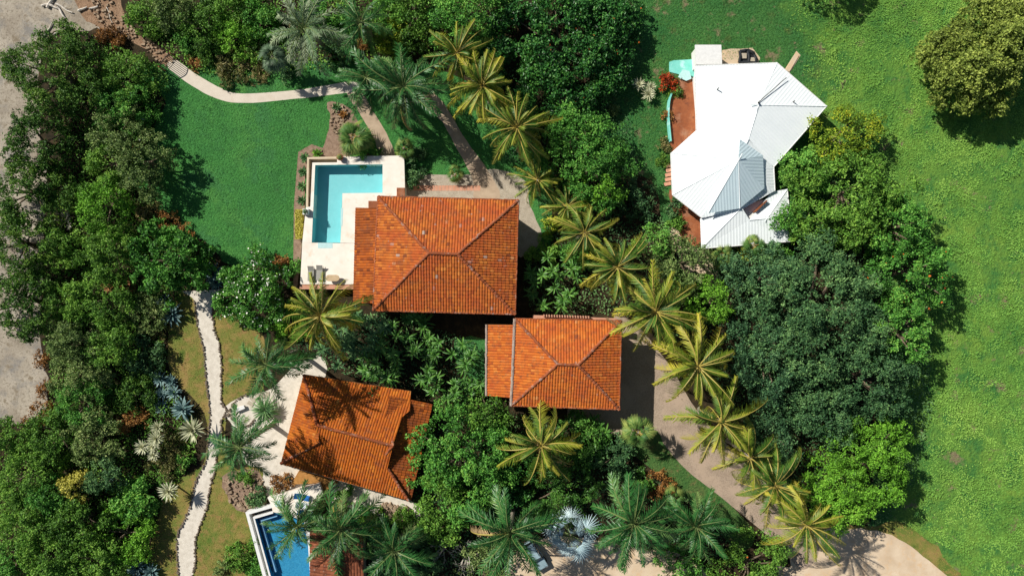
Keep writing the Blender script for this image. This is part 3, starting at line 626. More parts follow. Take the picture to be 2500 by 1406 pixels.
    v = MB(); v.prism([W(x, y, .5)[:2] for x, y in pts], 0, .5); v.build('terrace', M_TERRACOTTA, t, org)
    v = MB(); v.prism([W(x, y, .4)[:2] for x, y in spline([(1636, 462), (1720, 530), (1720, 597), (1680, 596), (1664, 575), (1652, 535)], 3)], 0, .4); v.build('terrace', M_TERRACOTTA, t, org)
    v = MB(); pp = [W(x, y, .9) for x, y in spline([(1640, 228), (1634, 250), (1633, 290), (1638, 345)], 6, False)]
    for i in range(len(pp) - 1):
        p_, q_ = np.array(pp[i][:2]), np.array(pp[i + 1][:2]); dv = q_ - p_; L = np.linalg.norm(dv); nrm = np.array((-dv[1], dv[0])) / L * .1
        v.prism([tuple(p_ + nrm), tuple(p_ - nrm), tuple(q_ - nrm), tuple(q_ + nrm)], 0, .95)
    v.build('parapet', M_AQUA, t, org)
    v = MB()
    for i in range(5):
        q = W(1634 - i * 1.0 + (i % 2), 405 + i * 11, .2); v.box((q[0], q[1], .35 - i * .06), (.9, .45, .12), .2)
    v.build('step', M_PINK, t, org)
white_house()
# turquoise patio with the broken slab on it
m = MB(); m.prism([W(x, y, .12)[:2] for x, y in [(1634, 152), (1645, 148), (1698, 145), (1697, 196), (1662, 198), (1658, 182), (1634, 176)]], 0, .12)
tag(m.build('patio', M_AQUA, org=W(1665, 170)), 'turquoise painted patio beside the white porch', 'patio')
def slab_table():
    o = W(1668, 188); t = empty('patio_table', o, 'small pale turquoise table standing on the turquoise patio', 'table')
    m = MB(); m.prism([(x + o[0], y + o[1]) for x, y in [(-.9, -.3), (-.3, .7), (.6, .5), (.9, -.5), (.2, -.8)]], .78, .86); m.build('table_top', plain('pale_aqua', (.5, .78, .76)), t, o)
    m = MB(); m.tube([(o[0], o[1], .12), (o[0], o[1], .8)], .12); m.build('leg', M_AQUA, t, o)
slab_table()

# ------------------------------------------------------------------ main pool
def main_pool():
    hz = 1.6; org = W(850, 520, 0)
    t = empty('swimming_pool', org, 'turquoise L shaped pool in a raised pale stone terrace', 'pool')
    Q = lambda L: [W(x, y, hz)[:2] for x, y in L]
    m = MB()
    for L in ([(823, 383), (986, 380), (987, 401), (823, 402.5)], [(934, 401.2), (987, 401), (989, 480), (934, 480)], [(836, 472), (934, 471), (934, 512), (835, 512)],
              [(835, 512), (940, 512), (940, 596), (831, 593)], [(738, 592), (940, 596), (935, 694), (733, 694)], [(747, 505), (765, 505), (761, 592), (738, 592)]):
        m.prism(Q(L), 0, hz)
    m.prism(Q([(762, 397), (823, 396.5), (823, 402.5), (769, 403)]), 0, hz - .08); m.prism(Q([(762, 397), (769, 403), (765, 505), (757, 505)]), 0, hz - .08)
    m.build('deck', M_DECK, t, org)
    m = MB(); m.prism(Q([(750, 384), (823, 383), (823, 388), (754.5, 389)]), 0, hz + .05); m.prism(Q([(750, 384), (754.5, 389), (752, 505), (747, 505)]), 0, hz + .05); m.build('trough_wall', M_CREAM, t, org)
    m = MB(); m.prism(Q([(754.5, 389), (823, 388), (823, 396.5), (762, 397)]), 0, .62); m.prism(Q([(754.5, 389), (762, 397), (757, 505), (752, 505)]), 0, .62); m.build('overflow_trough', M_TROUGH, t, org)
    m = MB(); m.prism(Q([(733, 694), (935, 694), (935, 706), (728, 706)]), 0, hz - .1); m.build('terracotta_edge', M_PINK, t, org)
    m = MB(); m.prism(Q([(969, 459), (988, 459), (989, 479), (969, 479)]), hz, hz + .16); m.prism(Q([(900, 491), (940, 491), (940, 508), (900, 508)]), hz, hz + .16); m.build('terracotta_step', M_TERRACOTTA, t, org)
    pool = [(769, 403), (934, 401.2), (934, 471), (836, 472), (831, 593), (761, 592)]
    f = MB(); w = [W(x, y, hz)[:2] for x, y in pool]; c = np.mean(w, axis=0)
    zf = .06; f.poly([(x, y, zf) for x, y in w])
    for i in range(6):
        a, b = w[i], w[(i + 1) % 6]; dv = np.array(b) - a; nn = np.array((-dv[1], dv[0])) / np.linalg.norm(dv)
        nn = nn if True else nn
        k = nn * -.012
        a2, b2 = np.array(a) + k, np.array(b) + k
        inside = in_poly(np.array([(a[0] + b[0]) / 2 + k[0] * 3]), np.array([(a[1] + b[1]) / 2 + k[1] * 3]), w)[0]
        if not inside: a2, b2 = np.array(a) - k, np.array(b) - k
        f.poly([(a2[0], a2[1], zf), (b2[0], b2[1], zf), (b2[0], b2[1], hz - .03), (a2[0], a2[1], hz - .03)])
    f.build('basin', M_POOLFLOOR, t, org)
    mps = plain('pale_pool_step', (.5, .72, .72))
    for L in ([(776, 592.5), (812, 593), (812, 606), (776, 606)], [(832.3, 508), (838, 508), (836, 552), (831.5, 552)]):
        s = MB(); s.prism(Q(L), hz, hz + .012); s.build('pool_step', mps, t, org)
    wt = MB(); wt.poly([(x, y, hz - .1) for x, y in w]); wt.build('water', M_WATER, t, org)
    for f_ in [o for o in t.children if o.name.startswith('water')]:
        for p in f_.data.polygons:
            if p.normal.z < 0: p.flip()
main_pool()

def lounger(px, py, hz, rz, label, cush, frame, L=2.0, wd=.72, group='sun loungers'):
    o = W(px, py, hz); t = empty('sun_lounger', o, label, 'sun lounger', group, rz)
    m = MB(); m.box((0, .35, .30), (wd, L - .7, .10)); m.build('mattress', cush, t, bevel=.03)
    # tilted back
    m = MB(); y0 = -.3; pts = [(y0, .26), (y0 - .62, .62), (y0 - .62, .72), (y0, .36)]
    b = len(m.v)
    for x in (-wd / 2, wd / 2): m.v += [(x, y, z) for y, z in pts]
    m.f += [[0, 1, 2, 3], [7, 6, 5, 4], [0, 4, 5, 1], [1, 5, 6, 2], [2, 6, 7, 3], [3, 7, 4, 0]]
    m.build('backrest', cush, t)
    m = MB()
    for x in (-wd / 2 - .02, wd / 2 + .02): m.box((x, .1, .22), (.05, L - .2, .06))
    m.build('frame', frame, t)
    for x in (-wd / 2, wd / 2):
        for y in (-.55, .95):
            m = MB(); m.box((x, y, .1), (.06, .06, .2)); m.build('leg', frame, t)
    return t
lounger(761, 667, 1.6, math.radians(178), 'left one of two grey sun loungers on the pale pool terrace', M_GREYMAT, M_GREYMAT, 2.1, .8)
lounger(782, 665, 1.6, math.radians(178), 'right one of two grey sun loungers, next to the oval table', M_GREYMAT, M_GREYMAT, 2.1, .8)
def oval_table():
    o = W(815, 679, 1.6); t = empty('oval_table', o, 'tan oval table on the pale terrace beside the grey loungers', 'table')
    m = MB(); pts = [(.45 + .45 * math.cos(a), .42 * math.sin(a)) for a in np.linspace(-1.57, 1.57, 9)] + [(-.45 + .45 * math.cos(a), .42 * math.sin(a)) for a in np.linspace(1.57, 4.71, 9)]
    m.prism(pts, .62, .7); m.build('table_top', M_TABLE, t)
    m = MB(); m.lathe((0, 0, 0), [(.28, 0), (.2, .3), (.28, .62)], 12); m.build('pedestal', M_TABLE, t)
oval_table()

def leaves(C, N, size, rng, aspect=.55, fold=.15):
    """diamond leaves: C centres, N normals, size lengths -> V, F"""
    n = len(C); N = N / (np.linalg.norm(N, axis=1, keepdims=True) + 1e-9)
    r = rng.normal(size=(n, 3)); T = np.cross(N, r); T /= np.linalg.norm(T, axis=1, keepdims=True) + 1e-9; B = np.cross(N, T)
    s = (np.asarray(size) * np.ones(n))[:, None] * .5
    V = np.stack([C - T * s, C + B * s * aspect + N * s * fold, C + T * s - N * s * fold, C - B * s * aspect + N * s * fold], 1)
    return V.reshape(-1, 3), np.arange(4 * n, dtype=np.int32).reshape(-1, 4)

def pot(px, py, hz, label, size=.5, square=True, leaf='mid', potmat=None, seed=0):
    o = W(px, py, hz); t = empty('potted_plant', o, label, 'plant pot'); rng = np.random.RandomState(seed)
    m = MB()
    if square:
        s = size; m.box((0, 0, .3), (s, s, .6))
    else: m.lathe((0, 0, 0), [(size * .35, 0), (size * .5, .45), (size * .55, .5), (size * .4, .5)], 12)
    m.build('pot', potmat or M_WHITE, t)
    n = 160; C = rng.normal(0, 1, (n, 3)); C /= np.linalg.norm(C, axis=1, keepdims=True); Nn = C + (0, 0, .6)
    C = C * size * .5 * rng.uniform(.5, 1, (n, 1)) + (0, 0, .75)
    V, F = leaves(C, Nn, rng.uniform(.12, .2, n), rng); link('foliage', np_mesh('foliage', V, F, LEAF[leaf], rng.uniform(.2, .9, n)), t)
pot(749, 518, 1.6, 'square white planter with small dark plant on the pool edge', .75, True, 'dark', seed=1)
pot(832, 386, 1.6, 'round pot of grey green leaves on the top edge of the terrace', .8, False, 'grey', M_TERRACOTTA, seed=2)
pot(650, 1212, 0, 'small black pot on gravel near the blue pool deck', .5, False, 'dark', M_BLACK, seed=3)
pot(708, 1165, 0, 'black pot under the lower left corner of the golden roof', .6, False, 'dark', M_BLACK, seed=4)

# ------------------------------------------------------------------ blue pool
def blue_pool():
    hz = 1.3; org = W(690, 1330, 0)
    t = empty('swimming_pool', org, 'blue mosaic infinity pool with white rim and dark overflow trough', 'pool')
    Q = lambda L: [W(x, y, hz)[:2] for x, y in L]
    dx = lambda x0, y: x0 + (y - 1250) * 42 / 154
    m = MB(); m.prism(Q([(599, 1250), (608, 1255), (dx(608, 1500), 1500), (dx(599, 1500), 1500)]), 0, hz); m.prism(Q([(599, 1250), (662, 1232), (664, 1239), (608, 1255)]), 0, hz)
    m.prism(Q([(617, 1262), (666, 1249), (667, 1252.5), (622, 1266)]), 0, hz - .02); m.prism(Q([(617, 1262), (622, 1266), (dx(622, 1500) - 3, 1500), (dx(617, 1500) - 3, 1500)]), 0, hz - .02)
    m.prism(Q([(741, 1268), (752, 1330), (757, 1406), (757, 1500), (766, 1500), (764, 1330), (752, 1266)]), 0, hz)
    m.build('rim', M_WHITE, t, org)
    m = MB(); m.prism(Q([(653, 1214), (780, 1179), (788, 1206), (752, 1266), (741, 1268), (666, 1249), (664, 1239), (662, 1232)]), 0, hz); m.build('deck', M_DECK, t, org)
    m = MB(); m.prism(Q([(608, 1255), (664, 1239), (666, 1249), (617, 1262)]), 0, .25); m.prism(Q([(608, 1255), (617, 1262), (dx(617, 1500) - 3, 1500), (dx(608, 1500), 1500)]), 0, .25); m.build('overflow_trough', M_BLACK, t, org)
    fl = [(622, 1266), (667, 1252.5), (741, 1268), (752, 1330), (757, 1406), (757, 1500), (dx(622, 1500) - 3, 1500)]
    f = MB(); w = Q(fl); f.poly([(x, y, .06) for x, y in w])
    for i in range(len(w)):
        a, b = np.array(w[i]), np.array(w[(i + 1) % len(w)]); c = np.mean(w, axis=0); k = (c - (a + b) / 2); k = k / np.linalg.norm(k) * .012
        f.poly([(*(a + k), .06), (*(b + k), .06), (*(b + k), hz - .03), (*(a + k), hz - .03)])
    f.build('basin', M_POOLBLUE, t, org)
    m = MB(); m.prism(Q([(629, 1271), (672, 1259), (673, 1264), (634, 1276)]), .2, .7); m.prism(Q([(629, 1271), (634, 1276), (dx(634, 1400) - 4, 1400), (dx(629, 1400) - 4, 1400)]), .2, .7); m.build('pool_step', M_POOLBLUE_L, t, org)
    wt = MB(); wt.poly([(x, y, hz - .07) for x, y in w]); o = wt.build('water', M_WATER, t, org)
    for p in o.data.polygons:
        if p.normal.z < 0: p.flip()
blue_pool()
lounger(738, 1211, 1.3, math.radians(-104), 'sun lounger with deep blue cushion on the blue pool deck', M_BLUEF, M_WHITE, 2.1, .75)
lounger(742, 1232, 1.3, math.radians(-104), 'sun lounger with pale cushion between the blue one and palm', M_PALEBLUE, M_WHITE, 2.1, .75)
lounger(746, 1250, 1.3, math.radians(-104), 'blue and white sun lounger nearest the water of the blue pool', M_BLUEF, M_WHITE, 2.0, .7)
def glass_table():
    o = W(681, 1226, 1.3); t = empty('side_table', o, 'small square pale glass side table on the blue pool deck', 'table', rz=.2)
    m = MB(); m.box((0, 0, .45), (.75, .75, .05)); m.build('table_top', plain('pale_glass', (.5, .7, .72), .1, .6), t)
    for x in (-.3, .3):
        for y in (-.3, .3):
            m = MB(); m.box((x, y, .21), (.05, .05, .42)); m.build('leg', M_WHITE, t)
glass_table()
m = MB(); q = [(710, 1182), (730, 1148), (824, 1178), (786, 1206), (780, 1179)]; m.prism([W(x, y, .7)[:2] for x, y in q], 0, .7)
tag(m.build('wooden_deck', M_WOOD, org=W(760, 1178)), 'orange wooden deck between the golden roof and the blue pool', 'deck')

# ------------------------------------------------------------------ small garden furniture
def slab_seat():
    o = W(588, 996); t = empty('block_seat', o, 'long white block seat on the small gravel circle', 'seat', rz=math.radians(22))
    m = MB(); m.box((0, 0, .42), (1.4, .5, .14)); m.build('seat', M_WHITE, t, bevel=.02)
    for x in (-.5, .5):
        m = MB(); m.box((x, 0, .17), (.2, .42, .35)); m.build('leg', M_WHITE, t)
slab_seat()
for i, (px, py, a, lab) in enumerate(((612, 985, 60, 'lowest slab of the arc of stepping stones'), (618, 975, 45, 'second slab from the left in the arc of stepping stones'), (629, 968, 25, 'third slab from the left in the arc of stepping stones'), (641, 964, 8, 'fourth slab from the left in the arc of stepping stones'), (653, 963, -5, 'slab at the right end of the arc of stepping stones'), (562, 1012, 30, 'single squarish slab where the gravel path meets the circle'), (708, 1160, 5, 'upright dark slab beside the lower left roof corner'))):
    m = MB(); m.box((0, 0, .06), (.52, .85, .06)); o = m.build('stepping_stone', M_SLAB, bevel=.02); o.location = (*W(px, py)[:2], .0); o.rotation_euler = (0, 0, math.radians(a)); tag(o, lab, 'stepping stone', 'stepping stones')

def gate():
    o = W(418, 158); t = empty('garden_gate', o, 'black iron gate with bars across the path below the rubble track', 'gate', rz=math.radians(50))
    m = MB()
    for i in range(9): m.tube([(-.95 + i * .237, 0, .1), (-.95 + i * .237, 0, 1.7 + .35 * math.sin(math.pi * i / 8))], .045, 5)
    m.tube([(-1, 0, .15), (1, 0, .15)], .03, 5); m.tube([(-1 + .25 * i, 0, 1.7 + .35 * math.sin(math.pi * i / 8)) for i in range(9)], .055, 5); m.build('bars', M_IRON, t)
    for x in (-1.15, 1.15):
        m = MB(); m.box((x, 0, .95), (.16, .16, 1.9)); m.build('post', M_BROWNWOOD, t)
gate()
for px, py, lab in ((349, 291, 'pale garden post at the lawn edge beside the upper thicket'), (340, 342, 'lower garden post half hidden in bushes beside the lawn')):
    o = W(px, py, 1.7); t = empty('garden_post', (o[0], o[1], 0), lab, 'post', 'garden posts')
    m = MB(); m.tube([(0, 0, 0), (0, 0, 1.7)], .07, 8); m.build('pole', M_SLAB, t)
    m = MB(); m.box((0, 0, 1.73), (.28, .28, .1)); m.build('cap', M_WHITE, t)
def bench_box():
    o = W(305, 693); t = empty('wooden_shelter', o, 'small brown wooden shelter on bare orange soil among the bushes', 'shelter', rz=.1)
    m = MB(); m.box((-.5, 0, .6), (.12, 1.6, 1.2)); m.box((.45, 0, .3), (.9, 1.5, .1)); m.build('bench', M_BROWNWOOD, t)
    m = MB(); m.box((0, .2, 1.9), (1.3, 1.3, .1)); m.build('roof', M_WOOD, t)
    for x in (-.5, .5):
        for y in (-.3, .7):
            m = MB(); m.box((x, y, .95), (.1, .1, 1.85)); m.build('post', M_BROWNWOOD, t)
bench_box()
sheet('soil_patch', [(245, 690), (290, 675), (330, 690), (320, 720), (260, 715)], .02, surf('orange_soil', [(.3, (.3, .13, .06)), (.7, (.42, .2, .09))], 1.5), 3, 2)
def log(px, py, L, r, ang, lab, bend=.1):
    o = W(px, py); m = MB(); n = 7; rg = random.Random(int(px * 3 + py))
    pts = [((i / (n - 1) - .5) * L, math.sin(i * 1.1) * bend * L * .3, r * .8 + rg.uniform(0, .05)) for i in range(n)]
    m.tube(pts, [r * (1.1 - .5 * i / (n - 1)) * rg.uniform(.85, 1.1) for i in range(n)], 7)
    if L > 2.2: m.tube([pts[3], (pts[3][0] + L * .16, pts[3][1] + L * .18, r + .2)], [r * .5, r * .2], 5)
    b = m.build('driftwood_log', M_DRIFT); b.location = (*o[:2], .01); b.rotation_euler = (0, 0, math.radians(ang)); tag(b, lab, 'log', 'driftwood logs')
for a in ((128, 4, 2.2, .2, 60, 'upright log of the driftwood pile at the top of the beach'), (118, 12, 1.6, .16, 20, 'short log crossing the driftwood pile on the beach'), (133, 18, 1.5, .18, -20, 'grey log at the foot of the driftwood pile'),
          (158, 22, 2.6, .13, -28, 'thin forked driftwood branch right of the pile'), (152, 33, 1.8, .15, -55, 'bent driftwood log below the forked branch'), (204, 24, 1.3, .17, 25, 'thick short log left of a twin on brown ground'), (231, 21, 1.2, .17, 18, 'thick short log nearest the rubble track'),
          (268, 38, 2.2, .06, -70, 'thin curved driftwood stick on the rubble track'), (250, 78, 1.5, .1, -45, 'driftwood stick lying among rusty bushes'), (118, 76, 2.4, .12, 60, 'long pale log leaning into the beach tree'), (145, 80, 1.6, .1, 25, 'pale stick beside the long log under the beach tree')):
    log(*a)
def tarp():
    o = W(1823, 141); t = empty('tarp_frame', o, 'black tarp and frame with two tan boards behind the white house', 'tarp')
    m = MB(); rng = random.Random(3)
    for a, b in (((-1.1, -.8), (-1.0, .75)), ((-1.0, .75), (.1, .9)), ((.1, .9), (.9, .3)), ((.9, .3), (1.15, -.8)), ((-1.1, -.8), (1.15, -.8)), ((.0, .9), (.2, -.8))):
        m.tube([(a[0], a[1], .25), ((a[0] + b[0]) / 2 + .08, (a[1] + b[1]) / 2, .4), (b[0], b[1], .25)], .2, 6)
    m.box((0, 0, .12), (2.0, 1.5, .16)); m.build('tarp', M_BLACK, t)
    for c, s in (((-.5, .1, .36), (.7, .7, .08)), ((.65, -.4, .36), (.6, .55, .08))):
        m = MB(); m.box(c, s); m.build('board', M_SLAB, t)
tarp()
m = MB(); m.poly([(0, 0, 0)] * 0 or [(-.6, -1.4, .03), (.2, -1.5, .03), (.9, 1.2, .05), (.2, 1.6, .05)]); m.prism([(-.5, -1.3), (.1, -1.4), (.7, 1.1), (.15, 1.4)], .0, .14)
o = m.build('debris_heap', M_SAND); o.location = (*W(1932, 152)[:2], 0); o.rotation_euler = (0, 0, -.3); tag(o, 'pale heap of debris on grass by the roof corner', 'debris')
def car():
    o = W(1306, 1350, 0); t = empty('parked_car', o, 'pale blue boxy car parked under a palm on the sandy yard', 'car', rz=math.radians(-60 + 180 - 90 - 30 + 0))
    t.rotation_euler = (0, 0, math.atan2(-51, 30) + math.pi / 2)   # nose along -Y
    prof = [(-2.05, .45), (-2.05, .85), (-1.95, .95), (-1.05, 1.05), (-.65, 1.1), (2.0, 1.1), (2.08, .9), (2.08, .45)]
    m = MB()
    def side(prof, w, wt=None):
        b = len(m.v); n = len(prof)
        for x in (-w, w): m.v += [(x, y, z) for y, z in prof]
        m.f.append(list(range(b, b + n))); m.f.append(list(range(b + 2 * n - 1, b + n - 1, -1)))
        for i in range(n): j = (i + 1) % n; m.f.append([b + i, b + n + i, b + n + j, b + j])
    side(prof, .86); m.build('body', M_CARPAINT, t, bevel=.06)
    m = MB(); b = 0
    lo = [(-.8, -.75), (.8, -.75), (.8, 1.98), (-.8, 1.98)]; hi = [(-.68, -.2), (.68, -.2), (.68, 1.85), (-.68, 1.85)]
    m.v = [(x, y, 1.08) for x, y in lo] + [(x, y, 1.66) for x, y in hi]; m.f = [[3, 2, 1, 0], [4, 5, 6, 7], [0, 1, 5, 4], [1, 2, 6, 5], [2, 3, 7, 6], [3, 0, 4, 7]]; m.build('window', M_GLASSDARK, t)
    m = MB(); m.box((0, .83, 1.69), (1.42, 2.12, .06)); r = m.build('roof', M_CARPAINT, t, bevel=.03)
    m = MB()
    for x in (-.6, .6): m.box((x, .85, 1.76), (.05, 1.7, .04))
    m.build('roof_rail', M_BLACK, r)
    for x in (-.82, .82):
        for y in (-1.3, 1.35):
            m = MB(); m.tube([(x - .1, y, .34), (x + .1, y, .34)], .34, 14); w = m.build('wheel', M_RUBBER, t)
        m = MB(); m.box((x * .8, -2.06, .75), (.3, .06, .16)); m.build('headlight', M_WHITE, t)
        m = MB(); m.box((x * 1.12, -.6, 1.1), (.16, .1, .12)); m.build('mirror', M_BLACK, t)
car()

# ------------------------------------------------------------------ broadleaf trees and shrubs
def crown_arrays(R, base, top, rng, lobe=1.1, sr=.38, leaf=.32, nlv=15, fill=1.0, skirt=.45, asp=.55):
    nl = max(4, int(1.6 * fill * (R / lobe) ** 2))
    k = rng.uniform(-.13, .13, 6); ph = rng.uniform(0, 6.28, 6)
    def edge(th): return R * (1 + sum(k[i] * np.cos((i + 2) * th + ph[i]) for i in range(6)))
    th = rng.uniform(0, 2 * math.pi, nl); q = np.sqrt(rng.uniform(0, 1, nl)); r = q * (edge(th) - lobe * .45)
    z = base + (top - base - lobe * .5) * np.sqrt(np.maximum(0, 1 - q * q * .88)) * rng.uniform(.5, 1.08, nl)
    ns_ = int(nl * skirt); t2 = rng.uniform(0, 2 * math.pi, ns_); q2 = rng.uniform(.78, 1.0, ns_); r2 = q2 * (edge(t2) - lobe * .4); z2 = base + (top - base) * rng.uniform(-.15, .35, ns_)
    th, r, z = np.r_[th, t2], np.r_[r, r2], np.maximum(np.r_[z, z2], lobe * .3); nl = len(th)
    LC = np.c_[r * np.cos(th), r * np.sin(th), z]; LR = lobe * rng.uniform(.6, 1.3, nl); LT = rng.uniform(.28, .62, nl)
    cnt = np.maximum(4, (1.85 * (LR / sr) ** 2).astype(int)); idx = np.repeat(np.arange(nl), cnt); n = len(idx)
    d = rng.normal(size=(n, 3)) + (0, 0, .55); d /= np.linalg.norm(d, axis=1, keepdims=True)
    SC = LC[idx] + d * (LR[idx] * rng.uniform(.62, 1.06, n))[:, None] * (1, 1, .8); ST = LT[idx] + rng.uniform(-.15, .18, n)
    j = np.repeat(np.arange(n), max(8, int(nlv * .95))); m = len(j)
    C = SC[j] + rng.normal(size=(m, 3)) * sr * (.5, .5, .4)
    N = d[j] * .55 + (0, 0, .5) + rng.normal(size=(m, 3)) * .8
    V, F = leaves(C, N, leaf * 1.05 * rng.uniform(.6, 1.25, m), rng, asp)
    T = np.clip(ST[j] + rng.uniform(-.26, .3, m), 0, 1)
    return V, F, T, LC

SEED = [100]
def tree(px, py, rpx, top, leafkey, label, group=None, cat='tree', name='broadleaf_tree', base=None, lobe=1.1, leaf=.32, fill=1.0, sr=.38, nlv=15, flowers=None, asp=.55, bare=0, skirt=.45):
    SEED[0] += 1; rng = np.random.RandomState(SEED[0])
    hc = top * .6; x, y, _ = W(px, py, hc); R = rpx * K * (H - hc) / H
    base = top * .32 if base is None else base
    lobe = min(lobe, R * .45)
    t = empty(name, (x, y, 0), label, cat, group)
    V, F, T, LC = crown_arrays(R, base, top, rng, lobe, sr, leaf, nlv, fill, skirt, asp)
    crown = link('crown', np_mesh('crown', V, F, LEAF[leafkey] if isinstance(leafkey, str) else leafkey, T), t)
    m = MB(); tr = .05 * top ** .9 + .04 * R * .3
    zt = max(base * .9, .4); m.tube([(0, 0, 0), (.05 * R, .03 * R, zt * .5), (0, .06 * R, zt)], [tr * 1.25, tr, tr * .8], 8)
    pick = rng.choice(len(LC), min(len(LC), 7 + bare), replace=False)
    for i in pick:
        p = LC[i]; mid = (p[0] * .45, p[1] * .45, zt + (p[2] - zt) * .65); m.tube([(0, .06 * R, zt * .9), mid, tuple(p)], [tr * .55, tr * .35, tr * .12], 5)
    m.build('trunk', M_BARK, t)
    if flowers:
        mat, n, s = flowers; sel = rng.choice(len(F), n, replace=False); C = V.reshape(-1, 4, 3)[sel].mean(1) + (0, 0, .12)
        C = C[C[:, 2] > base]; V2, F2 = leaves(C, rng.normal(size=C.shape) * .4 + (0, 0, 1), s * rng.uniform(.6, 1.2, len(C)), rng, .9)
        link('blossom', np_mesh('blossom', V2, F2, mat), t)
    return t

def shrub(px, py, rpx, top, leafkey, label, group=None, **kw):
    kw.setdefault('base', .15); kw.setdefault('lobe', .7); kw.setdefault('sr', .3); kw.setdefault('leaf', .26)
    return tree(px, py, rpx, top, leafkey, label, group, 'shrub', 'shrub', **kw)

G1 = 'trees of the thicket on the left'; G2 = 'shrubs along the upper edge'; G3 = 'trees behind the white house'; G4 = 'garden trees between the houses'
fine = dict(lobe=.85, sr=.3, leaf=.26, nlv=14)
# left thicket
tree(128, 178, 112, 7, 'olived', 'large dark feathery tree on the beach edge just below the driftwood', G1, lobe=1.0, sr=.3, leaf=.24, nlv=18)
tree(85, 345, 82, 5.5, 'olived', 'yellowish dark tree at the beach edge, below the large feathery one', G1, **fine)
tree(300, 195, 76, 4.3, 'mid', 'bright leafy tree at the lawn corner below the iron gate', G1, **fine)
tree(300, 265, 72, 4.2, 'fresh', 'fresh green round tree along the upper left edge of the front lawn', G1, **fine)
tree(282, 330, 62, 4.6, 'grey', 'greyish tree with twiggy top beside the front lawn', G1, fill=.8, bare=6, **fine)
tree(345, 395, 82, 5.6, 'grey', 'grey green tree throwing a round shadow onto the front lawn', G1, **fine)
tree(258, 400, 55, 4.6, 'mid', 'small green tree between the grey trees and the beach', G1, **fine)
tree(60, 470, 82, 6, 'olived', 'dark olive tree at the left frame edge with bare twigs', G1, bare=4, fill=1.05, **fine)
tree(150, 470, 52, 4.2, 'olived', 'dull dark low tree right of the olive tree with bare twigs', G1, bare=3, **fine)
tree(250, 505, 68, 6.2, 'bright', 'bright green dense tree in the middle of the thicket', G1, **fine)
tree(405, 640, 98, 6.5, 'fresh', 'big leafy glossy tree between the front lawn and the gravel path', G1, lobe=.9, sr=.34, leaf=.36)
tree(258, 612, 76, 5.5, 'mid', 'rounded tree left of the big glossy one', G1, **fine)
tree(42, 598, 86, 6, 'olived', 'dark sparse tree at the left frame edge over patchy sand', G1, bare=3, **fine)
tree(135, 605, 52, 4.6, 'mid', 'small green tree over dark ground near the left edge', G1, fill=.9, **fine)
tree(52, 738, 92, 6, 'olived', 'dark tree at the left edge just above the bare beach patch', G1, **fine)
tree(175, 745, 62, 5, 'mid', 'green tree below the brown wooden shelter, to its left', G1, **fine)
tree(255, 735, 70, 5, 'mid', 'leafy tree immediately below the brown wooden shelter', G1, **fine)
tree(345, 760, 62, 2.6, 'grey', 'grey green tree beside the uppermost blue agave', G1, fill=.9, **fine)
tree(185, 835, 70, 5.4, 'grey', 'pale crowned tree just right of the bare beach patch', G1, **fine)
tree(265, 850, 66, 5.2, 'mid', 'green tree below the pale crowned one, above the dark hollow', G1, **fine)
tree(346, 862, 56, 2.4, 'dark', 'dark tree beside the dry lawn and upper gravel path', G1, **fine)
tree(185, 915, 68, 5.4, 'grey', 'pale grey tree at the lower right of the bare beach patch', G1, **fine)
tree(205, 985, 66, 5, 'fresh', 'fresh green tree left of the dark hollow in the lower thicket', G1, **fine)
tree(322, 965, 56, 2.4, 'olived', 'dark tree behind the row of blue agaves', G1, **fine)
tree(25, 1075, 55, 5, 'mid', 'tree at the left edge right below the bare beach patch', G1, **fine)
tree(120, 1065, 68, 5.2, 'mid', 'green tree with rusty shrubs on its upper side', G1, **fine)
tree(225, 1065, 66, 5, 'grey', 'silvery tree left of the pale yucca group', G1, fill=.95, **fine)
tree(60, 1160, 72, 5.4, 'mid', 'rounded dark green tree at the left edge in the lower thicket', G1, **fine)
tree(178, 1192, 38, 5.4, 'gold', 'small golden leaved tree standing out in the lower thicket', G1, **fine)
tree(120, 1205, 58, 5, 'fresh', 'green tree left of the small golden one', G1, **fine)
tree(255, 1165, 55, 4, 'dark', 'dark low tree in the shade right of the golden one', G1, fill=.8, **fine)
tree(334, 1225, 56, 2.8, 'fresh', 'fresh green tree with broad leaves beside the last pale yucca', G1, lobe=.8, sr=.32, leaf=.34)
tree(190, 1275, 66, 5.4, 'mid', 'tree below the golden one in the lower thicket', G1, **fine)
tree(60, 1285, 70, 5.2, 'mid', 'dense tree at the lower left edge with a broken stem', G1, **fine)
tree(300, 1310, 74, 3.2, 'bright', 'bright feathery tree beside the lower gravel path', G1, lobe=.85, sr=.32, leaf=.26)
tree(120, 1360, 70, 5.2, 'mid', 'green tree on the bottom edge, second from the left corner', G1, **fine)
tree(20, 1375, 58, 5, 'fresh', 'green tree filling the bottom left corner', G1, **fine)
tree(225, 1372, 62, 5, 'mid', 'tree on the bottom edge left of the blue agave pair', G1, **fine)
